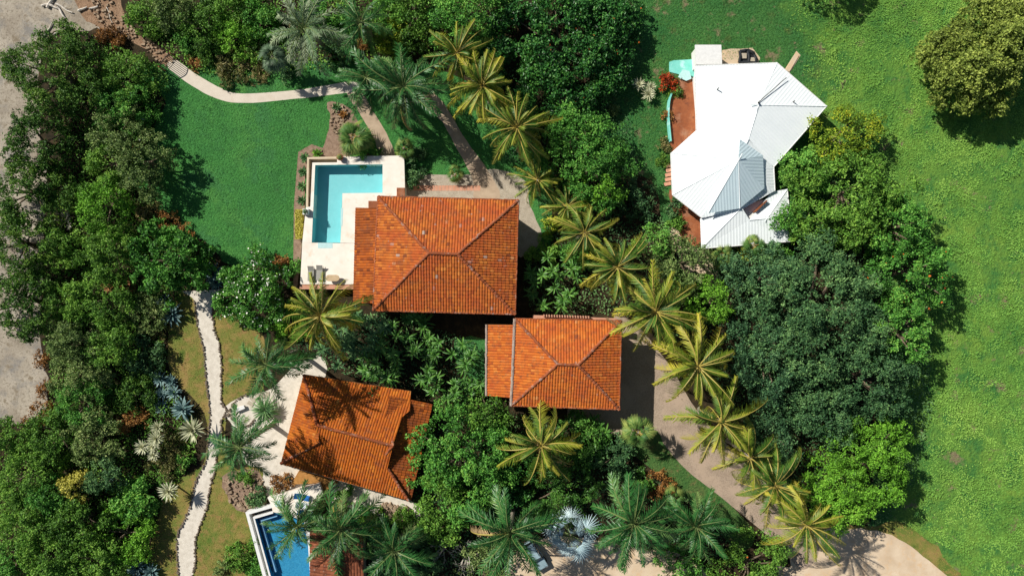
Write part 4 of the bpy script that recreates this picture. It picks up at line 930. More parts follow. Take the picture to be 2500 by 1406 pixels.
for a in ((262, 92, 34, 1.4, 'rust', 'rusty red shrub below the driftwood and above the thicket'), (100, 880, 20, 1.2, 'rust', 'rusty shrub strip on the right edge of the bare beach patch'), (112, 950, 22, 1.2, 'rust', 'lower rusty shrub beside the bare beach patch'),
          (95, 1010, 34, 1.5, 'rust', 'rusty shrub at the lower corner of the bare beach patch'), (320, 1030, 40, 1.6, 'rust', 'rusty orange shrub left of the blue agave row'), (385, 800, 34, 1.3, 'rushes', 'brown grassy shrub under the uppermost blue agave'),
          (360, 520, 36, 1.6, 'rushes', 'brown grassy shrub along the lower left lawn edge'), (405, 540, 30, 1.3, 'rust', 'rusty low shrub along the diagonal lawn edge'), (455, 575, 26, 1.2, 'rust', 'small orange shrub at the end of the diagonal lawn edge'), (330, 345, 28, 1.5, 'rust', 'rust coloured shrub in shade by the garden posts'),
          (410, 1110, 55, 1.6, 'rushes', 'grassy brown mound between yuccas and the gravel path'), (440, 1130, 26, 1.5, 'fresh', 'small fresh green shrub on the grassy mound by the path')):
    shrub(*a, 'low shrubs in the left thicket', nlv=12)
# upper edge
for a in ((345, 28, 60, 3.6, 'mid', 'olive green shrub right of the rubble track at the top edge'), (420, 35, 60, 4, 'grey', 'mixed green shrub on the top edge, second from the track'), (490, 60, 62, 4.4, 'mid', 'large green shrub above the curve of the concrete path'),
          (545, 18, 55, 4, 'mid', 'green shrub on the top edge above the path curve'), (458, 98, 38, 2.0, 'fresh', 'fresh green shrub beside the iron gate'), (565, 85, 50, 4, 'bright', 'bright green shrub left of the greyish royal palm'),
          (625, 40, 58, 3.6, 'fresh', 'green shrub left of the big greyish palm on the top edge'), (600, 112, 46, 2.0, 'mid', 'green shrub above the brown reedy border'), (520, 122, 44, 1.6, 'mid', 'low shrub at the left end of the brown reedy border'), (830, 70, 40, 3, 'fresh', 'shrub between the two palms on the top edge'),
          (790, 30, 50, 3.4, 'fresh', 'light green shrub right of the big greyish palm'), (810, 120, 40, 2.6, 'dark', 'dark shrub right of the greyish palm and above the lawn strip'), (950, 85, 48, 3.4, 'yellow', 'yellowish shrub right of the dark palm near the top edge'), (945, 25, 52, 3.6, 'fresh', 'bright shrub on the top edge right of the dark palm'),
          (990, 105, 46, 2.8, 'olived', 'olive shrub left of the uppermost yellow palm'), (700, 165, 28, 1.2, 'dark', 'low dark shrub at the edge of the upper lawn strip')):
    shrub(*a, G2, lobe=.85, sr=.3, leaf=.26)
for a in ((560, 160, 42, 1.0, 'rushes', 'brown reedy border clump at the lawn strip, left half'), (625, 160, 42, 1.0, 'rushes', 'brown reedy border clump at the lawn strip, right half'), (885, 110, 24, 1.2, 'rust', 'small red leaved shrub beneath the dark palm'), (472, 152, 18, .7, 'rust', 'rusty shrub between the gate and the concrete path')):
    shrub(*a, G2, asp=.18, leaf=.5, nlv=12)
tree(1010, 28, 62, 6, 'mid', 'leafy tree on the top edge left of the two large crowns', G2, lobe=1.0)
tree(1130, 40, 92, 8, 'fresh', 'fresh green large tree on the top edge behind the yellow palms', G2, lobe=1.2)
tree(1366, 112, 186, 5.3, 'deep', 'broad dark glossy tree with orange flecks at the top centre', G2, lobe=1.35, sr=.42, leaf=.38, nlv=14, flowers=(M_FLOWER_O, 40, .3), base=1.6, fill=1.3)
tree(1492, 60, 72, 4.4, 'deep', 'right hand lobe of dark glossy growth overhanging the side lawn', G2, lobe=1.1, sr=.4, leaf=.38, flowers=(M_FLOWER_O, 30, .3), base=1.2)
tree(1435, 395, 118, 7.0, 'fresh', 'lumpy green tree between the yellow palms and the white house', G4, lobe=1.15, leaf=.3)
tree(1400, 330, 62, 6, 'fresh', 'upper lump of green foliage below the dark glossy tree', G4, lobe=.9, leaf=.3)
tree(1470, 450, 58, 6.6, 'bright', 'yellow green tree crown in front of the lumpy green tree', G4, lobe=.8, leaf=.28)
tree(1555, 490, 50, 2.4, 'dark', 'low dark foliage added where the lumpy green tree throws its shadow', G4, lobe=.9, leaf=.3)  # added foliage; the ground here is only dark from a cast shadow
# right hand side
tree(2402, 135, 136, 9, 'olive', 'large olive yellow tree standing alone on the meadow', G3, fill=2.0, lobe=1.25, sr=.36, leaf=.34, nlv=16)
tree(2490, 50, 80, 8, 'olive', 'second olive yellow crown cut by the right frame edge', G3, fill=1.7, lobe=1.2, sr=.36, leaf=.34)
tree(1985, -152, 98, 9, 'mid', 'tree just beyond the top edge shading the meadow', G3, lobe=1.3)
tree(2062, 325, 84, 6.5, 'yellow', 'yellow tipped tree beside the right corner of the white roof', G3, lobe=.95, leaf=.3)
tree(1965, 420, 62, 5.5, 'fresh', 'dark green tree tucked behind the white house wall', G3, lobe=.95, leaf=.3)
tree(2075, 475, 140, 8, 'mid', 'wide green tree right of the white annex roof', G3, lobe=1.15, leaf=.32)
tree(2180, 560, 95, 8, 'fresh', 'tree with pale twigs between the wide green one and meadow', G3, lobe=1.1, leaf=.32, bare=6)
tree(2000, 545, 78, 6.4, 'mid', 'green tree overhanging the annex roof with one branch', G3, lobe=1.0, leaf=.32)
tree(1905, 535, 36, 5.6, 'fresh', 'small branch crown lying over the corner of the annex roof', G3, lobe=.6, leaf=.28, base=4)
tree(2225, 665, 98, 8, 'fresh', 'bright tree with orange blossoms along the meadow edge', G3, lobe=1.05, leaf=.32, flowers=(M_FLOWER_O, 60, .34))
tree(2195, 805, 86, 8, 'fresh', 'green tree with pale bare stems along the meadow edge', G3, lobe=1.05, leaf=.32, bare=8)
tree(1995, 770, 185, 9, 'dark', 'huge dark bluish tree in the middle of the right hand wood', G3, lobe=1.3, sr=.38, leaf=.3, nlv=16)
tree(1870, 690, 92, 7, 'blue', 'dark tree at the upper left of the huge bluish crown', G3, lobe=1.1, leaf=.3)
tree(1880, 880, 105, 7.5, 'blue', 'dark tree right of the curving row of yellow palms', G3, lobe=1.15, leaf=.3)
tree(2110, 930, 120, 8, 'dark', 'dark tree at the lower right of the huge bluish crown', G3, lobe=1.2, leaf=.3)
tree(1990, 990, 105, 7.5, 'dark', 'dark tree directly above the bright green one', G3, lobe=1.15, leaf=.3)
tree(1895, 1060, 72, 6, 'blue', 'dark narrow tree between the yellow palms and bright tree', G3, lobe=1.0, leaf=.3)
tree(2108, 1140, 122, 8, 'bright', 'bright yellow green lumpy tree at the lower right', G3, lobe=1.0, sr=.36, leaf=.28, nlv=17)
tree(2060, 1215, 90, 6.5, 'bright', 'lower hanging lobe of bright foliage above the sand road', G3, lobe=.95, sr=.36, leaf=.28, nlv=16)
tree(1668, 645, 78, 5.6, 'grey', 'grey green bushy tree below the white house terrace', G4, lobe=.9, leaf=.28)
tree(1598, 590, 46, 5, 'fresh', 'small fresh round tree left of the terrace end', G4, lobe=.75, leaf=.28)
tree(1738, 735, 58, 5.5, 'bright', 'bright yellow green tree above the curving palm row', G4, lobe=.8, leaf=.28)
tree(1650, 700, 46, 4.5, 'mid', 'green tree behind the uppermost curving palm', G4, lobe=.8, leaf=.28)
tree(1790, 645, 42, 5, 'blue', 'dark tree beside the small fan palms below the annex', G4, lobe=.8, leaf=.28)
# centre and below
tree(618, 715, 92, 5, 'fresh', 'white flowering round tree beside the top of the gravel path', G4, fill=1.3, lobe=.8, sr=.34, leaf=.36, asp=.4, flowers=(M_FLOWER_W, 420, .26))
shrub(705, 790, 48, 2.4, 'bright', 'light green shrub between the flowering tree and yellow palm', G4)
tree(1120, 1130, 130, 7.5, 'fresh', 'large fresh green tree right of the golden roof', G4, lobe=1.1, sr=.38, leaf=.34)
tree(1090, 1240, 88, 6, 'mid', 'lower yellowish part of the wood right of the golden roof', G4, lobe=1.0, leaf=.32)
tree(1190, 1010, 55, 6.2, 'mid', 'green tree touching the lower left corner of the bright roof', G4, lobe=.85, leaf=.3)
tree(1215, 1170, 85, 4.6, 'deep', 'dark glossy tree under the yellow palm below the bright roof', G4, lobe=.9, leaf=.32)
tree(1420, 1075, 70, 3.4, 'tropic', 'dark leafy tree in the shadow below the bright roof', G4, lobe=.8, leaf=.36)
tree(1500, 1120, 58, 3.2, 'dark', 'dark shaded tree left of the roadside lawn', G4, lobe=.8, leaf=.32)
tree(1365, 1205, 80, 4.5, 'tropic', 'thin leaved dark clump above the silver fan palm', G4, lobe=.8, leaf=.5, asp=.2)
tree(1835, 1385, 92, 4.5, 'mid', 'round tight leaved bush with red flecks on the bottom edge', G4, lobe=.8, leaf=.28, flowers=(M_FLOWER_O, 40, .3))
tree(1660, 1380, 62, 4, 'fresh', 'green bush on the bottom edge right of the sandy yard', G4, lobe=.8, leaf=.28)
tree(1180, 1390, 70, 3.0, 'grey', 'twiggy grey bush on the bottom edge left of the car', G4, lobe=.8, leaf=.26, fill=.6, bare=16)
tree(1060, 1295, 42, 3, 'olived', 'olive shrub above the tangle of bare twigs', G4, lobe=.7, leaf=.26, fill=.8)
tree(990, 1380, 70, 3.0, 'dark', 'dark undergrowth added for the black shade right of the brown tiled roof', G4, lobe=.8, leaf=.3)  # dark leaves put in to stand for deep shade on the ground
for a in ((580, 1358, 36, 1.8, 'mid', 'round green shrub on dry lawn left of the blue pool'), (545, 1390, 28, 1.4, 'grey', 'grey green shrub at the bottom edge beside the gravel path'), (620, 1395, 34, 1.0, 'fresh', 'low green shrub at the bottom edge against the pool wall'),
          (617, 1215, 30, 1.4, 'dark', 'dark shrub on rubble at the corner of the blue pool'), (680, 1187, 28, 1.3, 'rust', 'rusty oval shrub on the gravel by the wooden deck'), (600, 1165, 20, 1, 'mid', 'small green shrub at the top of the rubble bed'), (622, 1320, 18, 1.2, 'mid', 'narrow shrub beside the left rim of the blue pool'),
          (985, 1290, 42, 2.4, 'mid', 'green shrub below the boulders by the golden roof'), (905, 1270, 34, 2, 'bright', 'yellowish shrub between the palm and the boulders'), (835, 1210, 28, 1.4, 'fresh', 'shrub in the gap between wooden deck and golden roof'),
          (722, 655, 22, 1.6, 'fresh', 'narrow green shrub at the lower left corner of the terrace'), (690, 640, 22, .8, 'rust', 'low pinkish shrub at the bottom of the front lawn'),
          (895, 375, 34, 1.8, 'fresh', 'leafy shrub above the top edge of the pool terrace'), (1010, 425, 28, 2, 'dark', 'dark shrub right of the pool terrace'), (1005, 385, 30, 1.8, 'dark', 'dark shrub below the small fan palm by the terrace'),
          (1632, 205, 24, 1.8, None, 'red flowering shrub at the corner of the terracotta terrace'), (1650, 220, 18, 1.4, 'olived', 'olive shrub beside the red flowering one'), (1628, 355, 16, 1.3, 'rushes', 'orange tinged hedge shrub along the terrace wall'), (1622, 390, 18, 1.4, 'olived', 'hedge shrub along the terrace wall, near the steps'), (1632, 285, 14, 1, 'rust', 'small rusty shrub against the turquoise parapet'),
          (1655, 545, 22, 1.6, 'mid', 'shrub on the edge of the lower terracotta terrace'), (1640, 500, 24, 2, 'dark', 'dark shrub beside the lower terracotta terrace'),
          (1830, 600, 34, 2.6, 'yellow', 'yellow green shrub under the annex roof edge'), (1905, 605, 36, 3.2, 'fresh', 'ferny shrub at the right end of the annex roof edge'),
          (1610, 1185, 36, 1.2, 'rust', 'orange shrub strip beside the roadside lawn'), (1330, 618, 38, 2.2, 'mid', 'low green shrub at the shaded edge right of the largest roof'), (1405, 625, 40, 2.4, 'fresh', 'green shrub between the low palm and the banana clump'), (1345, 545, 26, 1.6, 'yellow', 'yellowish low shrub beside the gravel walk right of the largest roof'), (1560, 1180, 36, 2.2, 'tropic', 'dark tropical shrub left of the orange strip'), (1500, 268, 12, .9, 'grey', 'tiny pale shrub on the side lawn near the dark tree')):
    a = list(a); a[4] = a[4] if a[4] else M_RED
    if a[4] is M_RED: LEAF['red'] = M_RED; a[4] = 'red'
    shrub(*a, 'shrubs in the garden beds')
def hedge():
    o = W(731, 548, .6); rng = np.random.RandomState(9); n = 2600
    x, y = rng.uniform(-.52, .52, n), rng.uniform(-1.95, 1.95, n); z = .9 - .5 * np.abs(x) ** 2 + rng.normal(0, .1, n) - rng.rand(n) ** 3 * .6
    C = np.c_[x + .0 * y, y, z]; V, F = leaves(C, rng.normal(size=(n, 3)) * .6 + (0, 0, .8), rng.uniform(.14, .26, n), rng)
    t = empty('hedge', (o[0], o[1], 0), 'pale yellow clipped hedge along the left side of the turquoise pool', 'hedge')
    link('foliage', np_mesh('foliage', V, F, LEAF['gold'], np.clip(rng.uniform(.3, 1, n), 0, 1)), t)
    m = MB()
    for i in range(6): m.tube([(0, -1.6 + i * .64, 0), (.05, -1.6 + i * .64, .7)], .05, 5)
    m.build('stem', M_BARK, t)
hedge()

# ------------------------------------------------------------------ palms
def leaflet_strip(P0, d, L, w, droop, up, V, F, T, tv):
    """two-piece pointed leaflet"""
    s = np.cross(d, up); s /= np.linalg.norm(s) + 1e-9; b = len(V)
    a = P0; m_ = P0 + d * L * .5 - np.array((0, 0, 1)) * L * droop * .12; e = P0 + d * L - np.array((0, 0, 1)) * L * droop * .45
    V += [a - s * w * .35, a + s * w * .35, m_ + s * w * .5, m_ - s * w * .5, e + s * w * .08, e - s * w * .08]
    F += [(b, b + 1, b + 2, b + 3), (b + 3, b + 2, b + 4, b + 5)]; T += [tv, tv]

FROND = {}
def frond_mesh(style, i, droop, tint, rach):
    rng = np.random.RandomState(hash_(style) + i * 17); V, F, T, M = [], [], [], []
    if style in ('coco', 'royal'):
        L = 4.4; nseg = 14; ts = np.linspace(0, 1, nseg); ang = -droop * ts ** 1.4; pts = [np.zeros(3)]; side = rng.uniform(-.4, .4)
        for k in range(1, nseg): pts.append(pts[-1] + L / (nseg - 1) * np.array((math.cos(ang[k]) * math.cos(side * ts[k]), math.cos(ang[k]) * math.sin(side * ts[k]), math.sin(ang[k]))))
        pts = np.array(pts); n = 38 if style == 'coco' else 48; Lm = .72 if style == 'coco' else .76; tw = rng.uniform(-.25, .25)
        for q in range(n):
            t = .13 + .87 * (q + .5) / n; f = t * (nseg - 1); k = min(int(f), nseg - 2); p = pts[k] + (pts[k + 1] - pts[k]) * (f - k)
            tg = pts[k + 1] - pts[k]; tg /= np.linalg.norm(tg); sd_ = np.array((-tg[1], tg[0], 0)); sd_ /= np.linalg.norm(sd_); upv = np.cross(tg, sd_)
            ll = Lm * (math.sin(math.pi * (.16 + .78 * t)) ** .6); fw = .55 + .75 * t ** 2
            for s in (-1, 1):
                if rng.rand() < .08: continue
                el = (-.62 if style == 'coco' else rng.choice([-.6, .0, .5])) + s * tw + rng.normal(0, .16)
                d = tg * fw + sd_ * s * math.cos(el) + upv * math.sin(el); d /= np.linalg.norm(d)
                leaflet_strip(p, d, ll * rng.uniform(.6, 1.2), .068 if style == 'coco' else .066, 1.2 if style == 'coco' else .8, upv, V, F, T, np.clip(tint + .55 * (t - .55) * (1 if style == 'coco' else .3) + rng.uniform(-.12, .12), 0, 1))
        M = [0] * len(F); nv = len(V)
        for k in range(nseg):
            w = .085 * (1 - .85 * ts[k]); V += [pts[k] + (0, -w, .02), pts[k] + (0, 0, .02 + w * .8), pts[k] + (0, w, .02)]
        for k in range(nseg - 1):
            a = nv + k * 3; F += [(a, a + 3, a + 4, a + 1), (a + 1, a + 4, a + 5, a + 2)]; T += [.5, .5]; M += [1, 1]
    else:   # fan leaves
        pl = .7 if style == 'fan' else 1.0; nb = 18 if style == 'fan' else 15; bl = 1.05 if style == 'fan' else .85; fa = 70 if style == 'fan' else 88; V += [np.array((0, -.03, 0)), np.array((0, .03, 0)), np.array((pl, .025, .0)), np.array((pl, -.025, .0))]; F.append((0, 1, 2, 3)); T.append(.5); M.append(1)
        for q in range(nb):
            a = math.radians(-fa + 2 * fa * q / (nb - 1)); ta = .6 if style == 'fan' else .5; d = np.array((math.cos(a) * math.cos(ta), math.sin(a), -math.cos(a) * math.sin(ta) + rng.normal(0, .06))); d /= np.linalg.norm(d)
            leaflet_strip(np.array((pl, 0, 0)), d, bl * (.7 + .3 * math.cos(a * .7)) * rng.uniform(.85, 1.08), .09 if style == 'fan' else .05, droop, np.array((0, 0, 1.)), V, F, T, np.clip(tint + rng.uniform(-.15, .15), 0, 1)); M += [0, 0]
    return np.array(V), np.array(F), np.array(T), M
def hash_(s): return sum(ord(c) * (i + 3) for i, c in enumerate(s)) % 9000
def fronds_of(key, style, leafkey, rach, spec):
    FROND[key] = []
    for i, (dr, ti) in enumerate(spec):
        V, F, T, M = frond_mesh(style, i, dr, ti, rach); FROND[key].append(np_mesh('frond', V, F, [LEAF[leafkey], rach], T, M))
fronds_of('coco', 'coco', 'coco', M_RACHIS_Y, [(.5, .42), (.7, .5), (.8, .58), (1.0, .68), (1.15, .8), (1.3, .92)])
fronds_of('coco2', 'coco', 'coco2', M_RACHIS_Y, [(.5, .3), (.7, .4), (.85, .5), (1.0, .55), (1.15, .65), (1.35, .85)])
LEAF['dead'] = leafmat('dead_palm_fronds', (.12, .07, .03), (.26, .17, .08), (.42, .31, .17))
fronds_of('dead', 'coco', 'dead', M_RACHIS_Y, [(1.3, .4), (1.5, .5), (1.6, .6), (1.2, .5), (1.4, .5), (1.5, .7)])
fronds_of('royal', 'royal', 'royal', M_RACHIS_G, [(.6, .3), (.8, .36), (.95, .42), (1.05, .48), (1.2, .52), (1.35, .8)])
LEAF['royalgrey'] = leafmat('greyish_palm_fronds', (.02, .06, .025), (.075, .14, .06), (.3, .34, .22))
fronds_of('royalgrey', 'royal', 'royalgrey', M_RACHIS_G, [(.6, .55), (.8, .65), (.95, .7), (1.05, .75), (1.2, .8), (1.35, .95)])
fronds_of('fan', 'fan', 'fan', M_RACHIS_Y, [(.15, .4), (.3, .5), (.4, .55), (.5, .6), (.7, .7), (.9, .85)])
fronds_of('fangrey', 'fan', 'fangrey', M_RACHIS_G, [(.3, .2), (.4, .25), (.5, .3), (.7, .35), (.9, .4), (1.1, .45)])
fronds_of('silver', 'fansmall', 'silver', M_RACHIS_G, [(.15, .4), (.2, .5), (.3, .5), (.3, .6), (.4, .6), (.5, .7)])

PS = [7]
def palm(style, px, py, rpx, h, label, n=None, lean=None, group=None, loose=1.0):
    PS[0] += 1; rng = np.random.RandomState(PS[0] * 13)
    cx, cy, _ = W(px, py, h); R = rpx * K * (H - h) / H
    fan = style in ('fan', 'fangrey', 'silver')
    lean = lean if lean is not None else (rng.normal(0, .35), rng.normal(0, .35))
    bx, by = cx - lean[0], cy - lean[1]
    t = empty('palm_tree', (bx, by, 0), label, 'palm', group or ('fan palms' if fan else 'feather palms'))
    m = MB(); k = 8; pts = [(lean[0] * (i / k) ** 1.6, lean[1] * (i / k) ** 1.6, h * i / k) for i in range(k + 1)]
    royal = style.startswith('royal')
    rad = [((.26 if royal else .19) * (1.25 - .55 * i / k) if i else .36) for i in range(k + 1)]
    if h > 1: m.tube(pts, rad, 9); m.build('trunk', M_PALMBARK, t)
    if royal:
        m = MB(); m.tube([(lean[0], lean[1], h - 1.3), (lean[0], lean[1], h - .6), (lean[0], lean[1], h + .1)], [.17, .2, .1], 9); m.build('crown_shaft', M_RACHIS_G, t)
    n = int((n or 20) * (1.85 if not fan else 1.25)); L0 = (2.0 if fan else 4.4); az = rng.uniform(0, 6.28); lo = -35 if fan else -22
    V = FROND[style]; yel = rng.uniform(.2, .9); age = rng.uniform(-1, 1); n = max(12, int(n * (1 + .22 * rng.uniform(-1, 1)))) if not fan else n; lo += (-10 - 16 * age) if not fan else 0; size = rng.uniform(1.0, 1.15)
    for i in range(n):
        u = i / (n - 1); az += 2.39996 + rng.normal(0, .26)
        el = math.radians(76 + (lo - 76) * u ** .85 + rng.normal(0, 9)) if not fan else math.radians(62 - 85 * u ** 1.1 + rng.normal(0, 8)); v = min(5, max(0, int(u * 6 + rng.normal(0, .9) + (age * .8))))
        s = R / L0 * (1.12 if not fan else 1.0) * ((.62 + .5 * min(1, u * 1.9)) if not fan else (.5 + .55 * min(1, u * 1.5))) * rng.uniform(.74, 1.12)
        if style in ('coco', 'coco2'): V = FROND['coco' if rng.rand() < yel * (1.15 if style == 'coco' else .5) else 'coco2']
        s *= size if not fan else 1
        if not fan and u > .82 and rng.rand() < .2: V = FROND['dead']
        elif not fan and style not in ('coco', 'coco2'): V = FROND[style]
        f = bpy.data.objects.new('frond', V[v]); COL.objects.link(f); f.parent = t
        f.location = (lean[0] + math.cos(az) * .12, lean[1] + math.sin(az) * .12, h - .12 * u)
        f.rotation_euler = (rng.normal(0, .35), -el, az); f.scale = (s, s, s)
    return t
A = 'row of yellow palms above the big house'; B = 'curving row of palms along the driveway'; R_ = 'dark feather palms'
palm('coco', 1117, 130, 72, 7.5, 'yellow palm topmost in the row above the big tiled house', group=A, n=18)
palm('coco', 1178, 210, 84, 8, 'yellow palm second from the top of its row, against the dark tree', group=A)
palm('coco', 1262, 312, 92, 8, 'yellow palm third from the top, beside the lumpy green tree', group=A)
palm('coco', 1312, 440, 62, 5.0, 'palm lowest in the upper row, half under the lumpy green tree', group=A, n=15)
palm('coco2', 1385, 505, 50, 4.6, 'low palm right of the big roof upper corner', group=A, n=15)
palm('coco2', 1428, 568, 76, 7, 'palm with limp fronds above the banana clump', group=A, n=16)
palm('coco2', 1508, 652, 86, 8, 'broad green palm between banana clump and bright bush', group=B)
palm('coco', 1602, 762, 104, 9, 'yellow palm overhanging the upper right corner of the smaller roof', group=B, n=20)
palm('coco', 1705, 895, 112, 9.5, 'largest yellow palm, upright fronds, beside the dark wood', group=B, n=21)
palm('coco', 1762, 1030, 96, 9, 'yellow palm below the largest one, over the driveway', group=B)
palm('coco', 1832, 1118, 76, 8, 'sparse palm with a withered frond between two driveway palms', group=B, n=13)
palm('coco2', 1893, 1185, 84, 8.5, 'green palm over the driveway bend near the bright tree', group=B)
palm('coco', 1970, 1282, 92, 10.5, 'palm at the end of the row throwing its shadow on sand', group=B, n=18)
palm('coco', 782, 772, 106, 11, 'yellow palm at the lower left corner of the pool terrace', n=22, group='yellow palms near the pools')
palm('coco', 1322, 1088, 98, 8, 'yellow spiky palm directly below the smaller roof', n=22, group='yellow palms near the pools')
palm('royal', 648, 892, 92, 11.5, 'dark feather palm beside the upper corner of the golden roof', n=15, group=R_)
palm('royal', 583, 1092, 82, 11, 'dark feather palm overhanging the white gravel path', n=15, group=R_)
palm('royal', 725, 1285, 84, 8.5, 'feather palm leaning over the blue pool', n=15, group=R_)
palm('royal', 832, 1293, 100, 9, 'dense feather palm over the brown tiled roof', n=20, group=R_)
palm('royal', 962, 1345, 84, 7, 'bright centred feather palm in the dark corner by the brown roof', n=16, group=R_)
palm('royal', 1246, 1300, 104, 9, 'large feather palm with drooping fronds beside the parked car', n=19, group=R_)
palm('royal', 1548, 1278, 96, 9, 'large feather palm right of the silver fan palm', n=20, group=R_)
palm('royal', 1700, 1285, 84, 7.5, 'feather palm at the road side, right end of the lower row', n=18, group=R_)
palm('royal', 985, 212, 98, 9, 'big dark feather palm over the fork of the garden paths', n=21, group=R_)
palm('royal', 893, 190, 84, 8.5, 'feather palm left of the fork, over the end of the concrete path', n=18, group=R_)
palm('royalgrey', 742, 72, 86, 7.5, 'greyish feather palm with ragged fronds near the top edge', n=17, group=R_)
palm('royal', 882, 55, 72, 6.5, 'dark feather palm near the top edge above the lawn strip', n=15, group=R_)
palm('royal', 760, 1165, 30, 5, 'thin upright feather palm in front of the wooden deck', n=7, group=R_) if False else None
palm('fangrey', 664, 138, 46, 4.5, 'small greyish drooping fan palm at the lawn strip', n=20)
palm('fan', 862, 335, 56, 3.2, 'fan palm above the turquoise pool beside the rockery', n=28)
palm('fan', 985, 362, 34, 2.2, 'small fan palm at the upper right of the pool terrace', n=18)
palm('fan', 1110, 425, 26, 1.2, 'little fan palm on the edge of the gravel walk', n=12)
palm('fan', 1558, 1055, 50, 5, 'stocky fan palm with shadow on the driveway', n=22)
palm('fan', 1762, 622, 36, 3.0, 'fan palm below the left end of the annex roof', n=22)
palm('fan', 1840, 600, 34, 3.4, 'fan palm touching the middle of the annex roof edge', n=20)
palm('silver', 1392, 1305, 82, 4.2, 'silvery blue fan palm on the sandy yard', n=22)
palm('fan', 1645, 1215, 34, 2.5, 'fan palm beside the orange shrub strip', n=16)

# ------------------------------------------------------------------ agaves, yuccas, banana clumps
def rosette(px, py, rpx, z, mat, label, n=44, wd=.16, seed=0, droop=.35, cat='agave', name='agave_plant', group=None):
    rng = np.random.RandomState(seed + int(px)); x, y, _ = W(px, py, z); R = rpx * K; V, F, T = [], [], []
    for i in range(n):
        u = i / (n - 1); az = i * 2.39996 + rng.normal(0, .1); el = math.radians(80 - 78 * u ** .8 + rng.normal(0, 5)); L = R * (.6 + .45 * min(1, u * 1.6)) * rng.uniform(.9, 1.1)
        d = np.array((math.cos(az) * math.cos(el), math.sin(az) * math.cos(el), math.sin(el))); s = np.array((-math.sin(az), math.cos(az), 0)); b = len(V); tv = rng.uniform(.25, .8)
        for t, w in ((0, .5), (.35, 1), (.75, .7), (1, .06)):
            c = d * L * t - np.array((0, 0, 1)) * droop * L * t * t * .5 + (0, 0, .08); ww = s * wd * w * R / 1.6; dn = np.array((0, 0, -.25 * wd * w))
            V += [c - ww, c + dn, c + ww]
        for k in range(3):
            a = b + k * 3; F += [(a, a + 1, a + 4, a + 3), (a + 1, a + 2, a + 5, a + 4)]; T += [tv, tv + .12]
    t = empty(name, (x, y, 0), label, cat, group)
    o = link('rosette', np_mesh('rosette', np.array(V), np.array(F), LEAF[mat], np.array(T)), t); o.location = (0, 0, z)
    m = MB(); m.tube([(0, 0, 0), (0, 0, max(z, .12) + .1)], [.14, .1], 7); m.build('stem', M_PALMBARK, t)
GA = 'blue agaves beside the gravel path'; GY = 'pale yuccas'
for a in ((417, 765, 34, .4, 'agave', 'big blue agave at the top of the dry lawn'), (400, 738, 22, .3, 'agave', 'pale blue agave just above the big one'), (392, 925, 22, .4, 'agave', 'uppermost blue agave of the row along the dry lawn'), (396, 960, 18, .3, 'agave', 'small dim agave at the left of the row'), (425, 958, 22, .5, 'agave', 'blue agave second in the row beside the dry lawn'),
          (447, 998, 30, .7, 'agave', 'largest blue agave at the lower end of the row'), (396, 992, 22, .3, 'agave', 'shaded agave left of the largest one in the row'), (418, 930, 18, .4, 'agave', 'small agave squeezed between two in the row'), (335, 1385, 26, .5, 'agave', 'blue agave at the bottom edge left of the gravel path'), (370, 1395, 22, .5, 'agave', 'blue agave at the bottom edge touching the dry lawn'),
          (520, 668, 28, .3, 'agave', 'dark blue agave in shade above the gravel path'), (528, 690, 22, .3, 'agave', 'pale green agave at the head of the gravel path')):
    rosette(*a, group=GA)
for a in ((471, 1048, 32, 2.2, 'yucca', 'largest pale yucca beside the gravel path'), (383, 1070, 22, 2.6, 'yucca', 'pale yucca uppermost in the group of four'), (349, 1090, 20, 2.4, 'yucca', 'pale yucca leftmost in the group of four'), (374, 1090, 17, 2.4, 'yucca', 'small pale yucca in the middle of the group of four'), (376, 1110, 16, 2.2, 'yucca', 'pale yucca lowest in the group of four'), (386, 1042, 18, 1.8, 'yucca', 'dim yucca just above the group of four'), (413, 1198, 26, 2.2, 'yucca', 'pale yucca with dark shadow beside the lower path'),
          (1560, 208, 18, .8, 'yucca', 'cream yucca on the side lawn, uppermost of three'), (1583, 232, 19, .8, 'yucca', 'silvery yucca on the side lawn, lowest of three'), (1589, 214, 15, .7, 'yucca', 'smaller yucca between the other two on the side lawn')):
    rosette(*a, n=52, wd=.11, droop=.1, cat='yucca', name='yucca_plant', group=GY)
rosette(648, 1000, 38, .9, 'dark', 'dark grassy tussock plant in the middle of the gravel circle', n=150, wd=.05, droop=.9, cat='grass tuft', name='tussock_plant')
rosette(265, 1172, 14, .9, 'agave', 'single pale green cactus like agave in the thicket', n=30, group=GA)
for a in ((745, 385, 14, .2, 'dark', 'dark strelitzia at the corner of the pool trough'), (740, 420, 14, .2, 'dark', 'dark strelitzia second along the pool bed'), (738, 455, 14, .2, 'dark', 'dark strelitzia third along the pool bed'), (738, 490, 14, .2, 'dark', 'dark strelitzia lowest along the pool bed'), (775, 376, 15, .2, 'mid', 'broad leaved plant above the pool trough'), (822, 262, 14, .2, 'dark', 'dark bromeliad on the small rockery'), (838, 280, 12, .2, 'rust', 'reddish bromeliad low on the small rockery')):
    rosette(*a, n=22, wd=.3, droop=.6, cat='bed plant', name='bed_plant', group='plants in the pool beds')

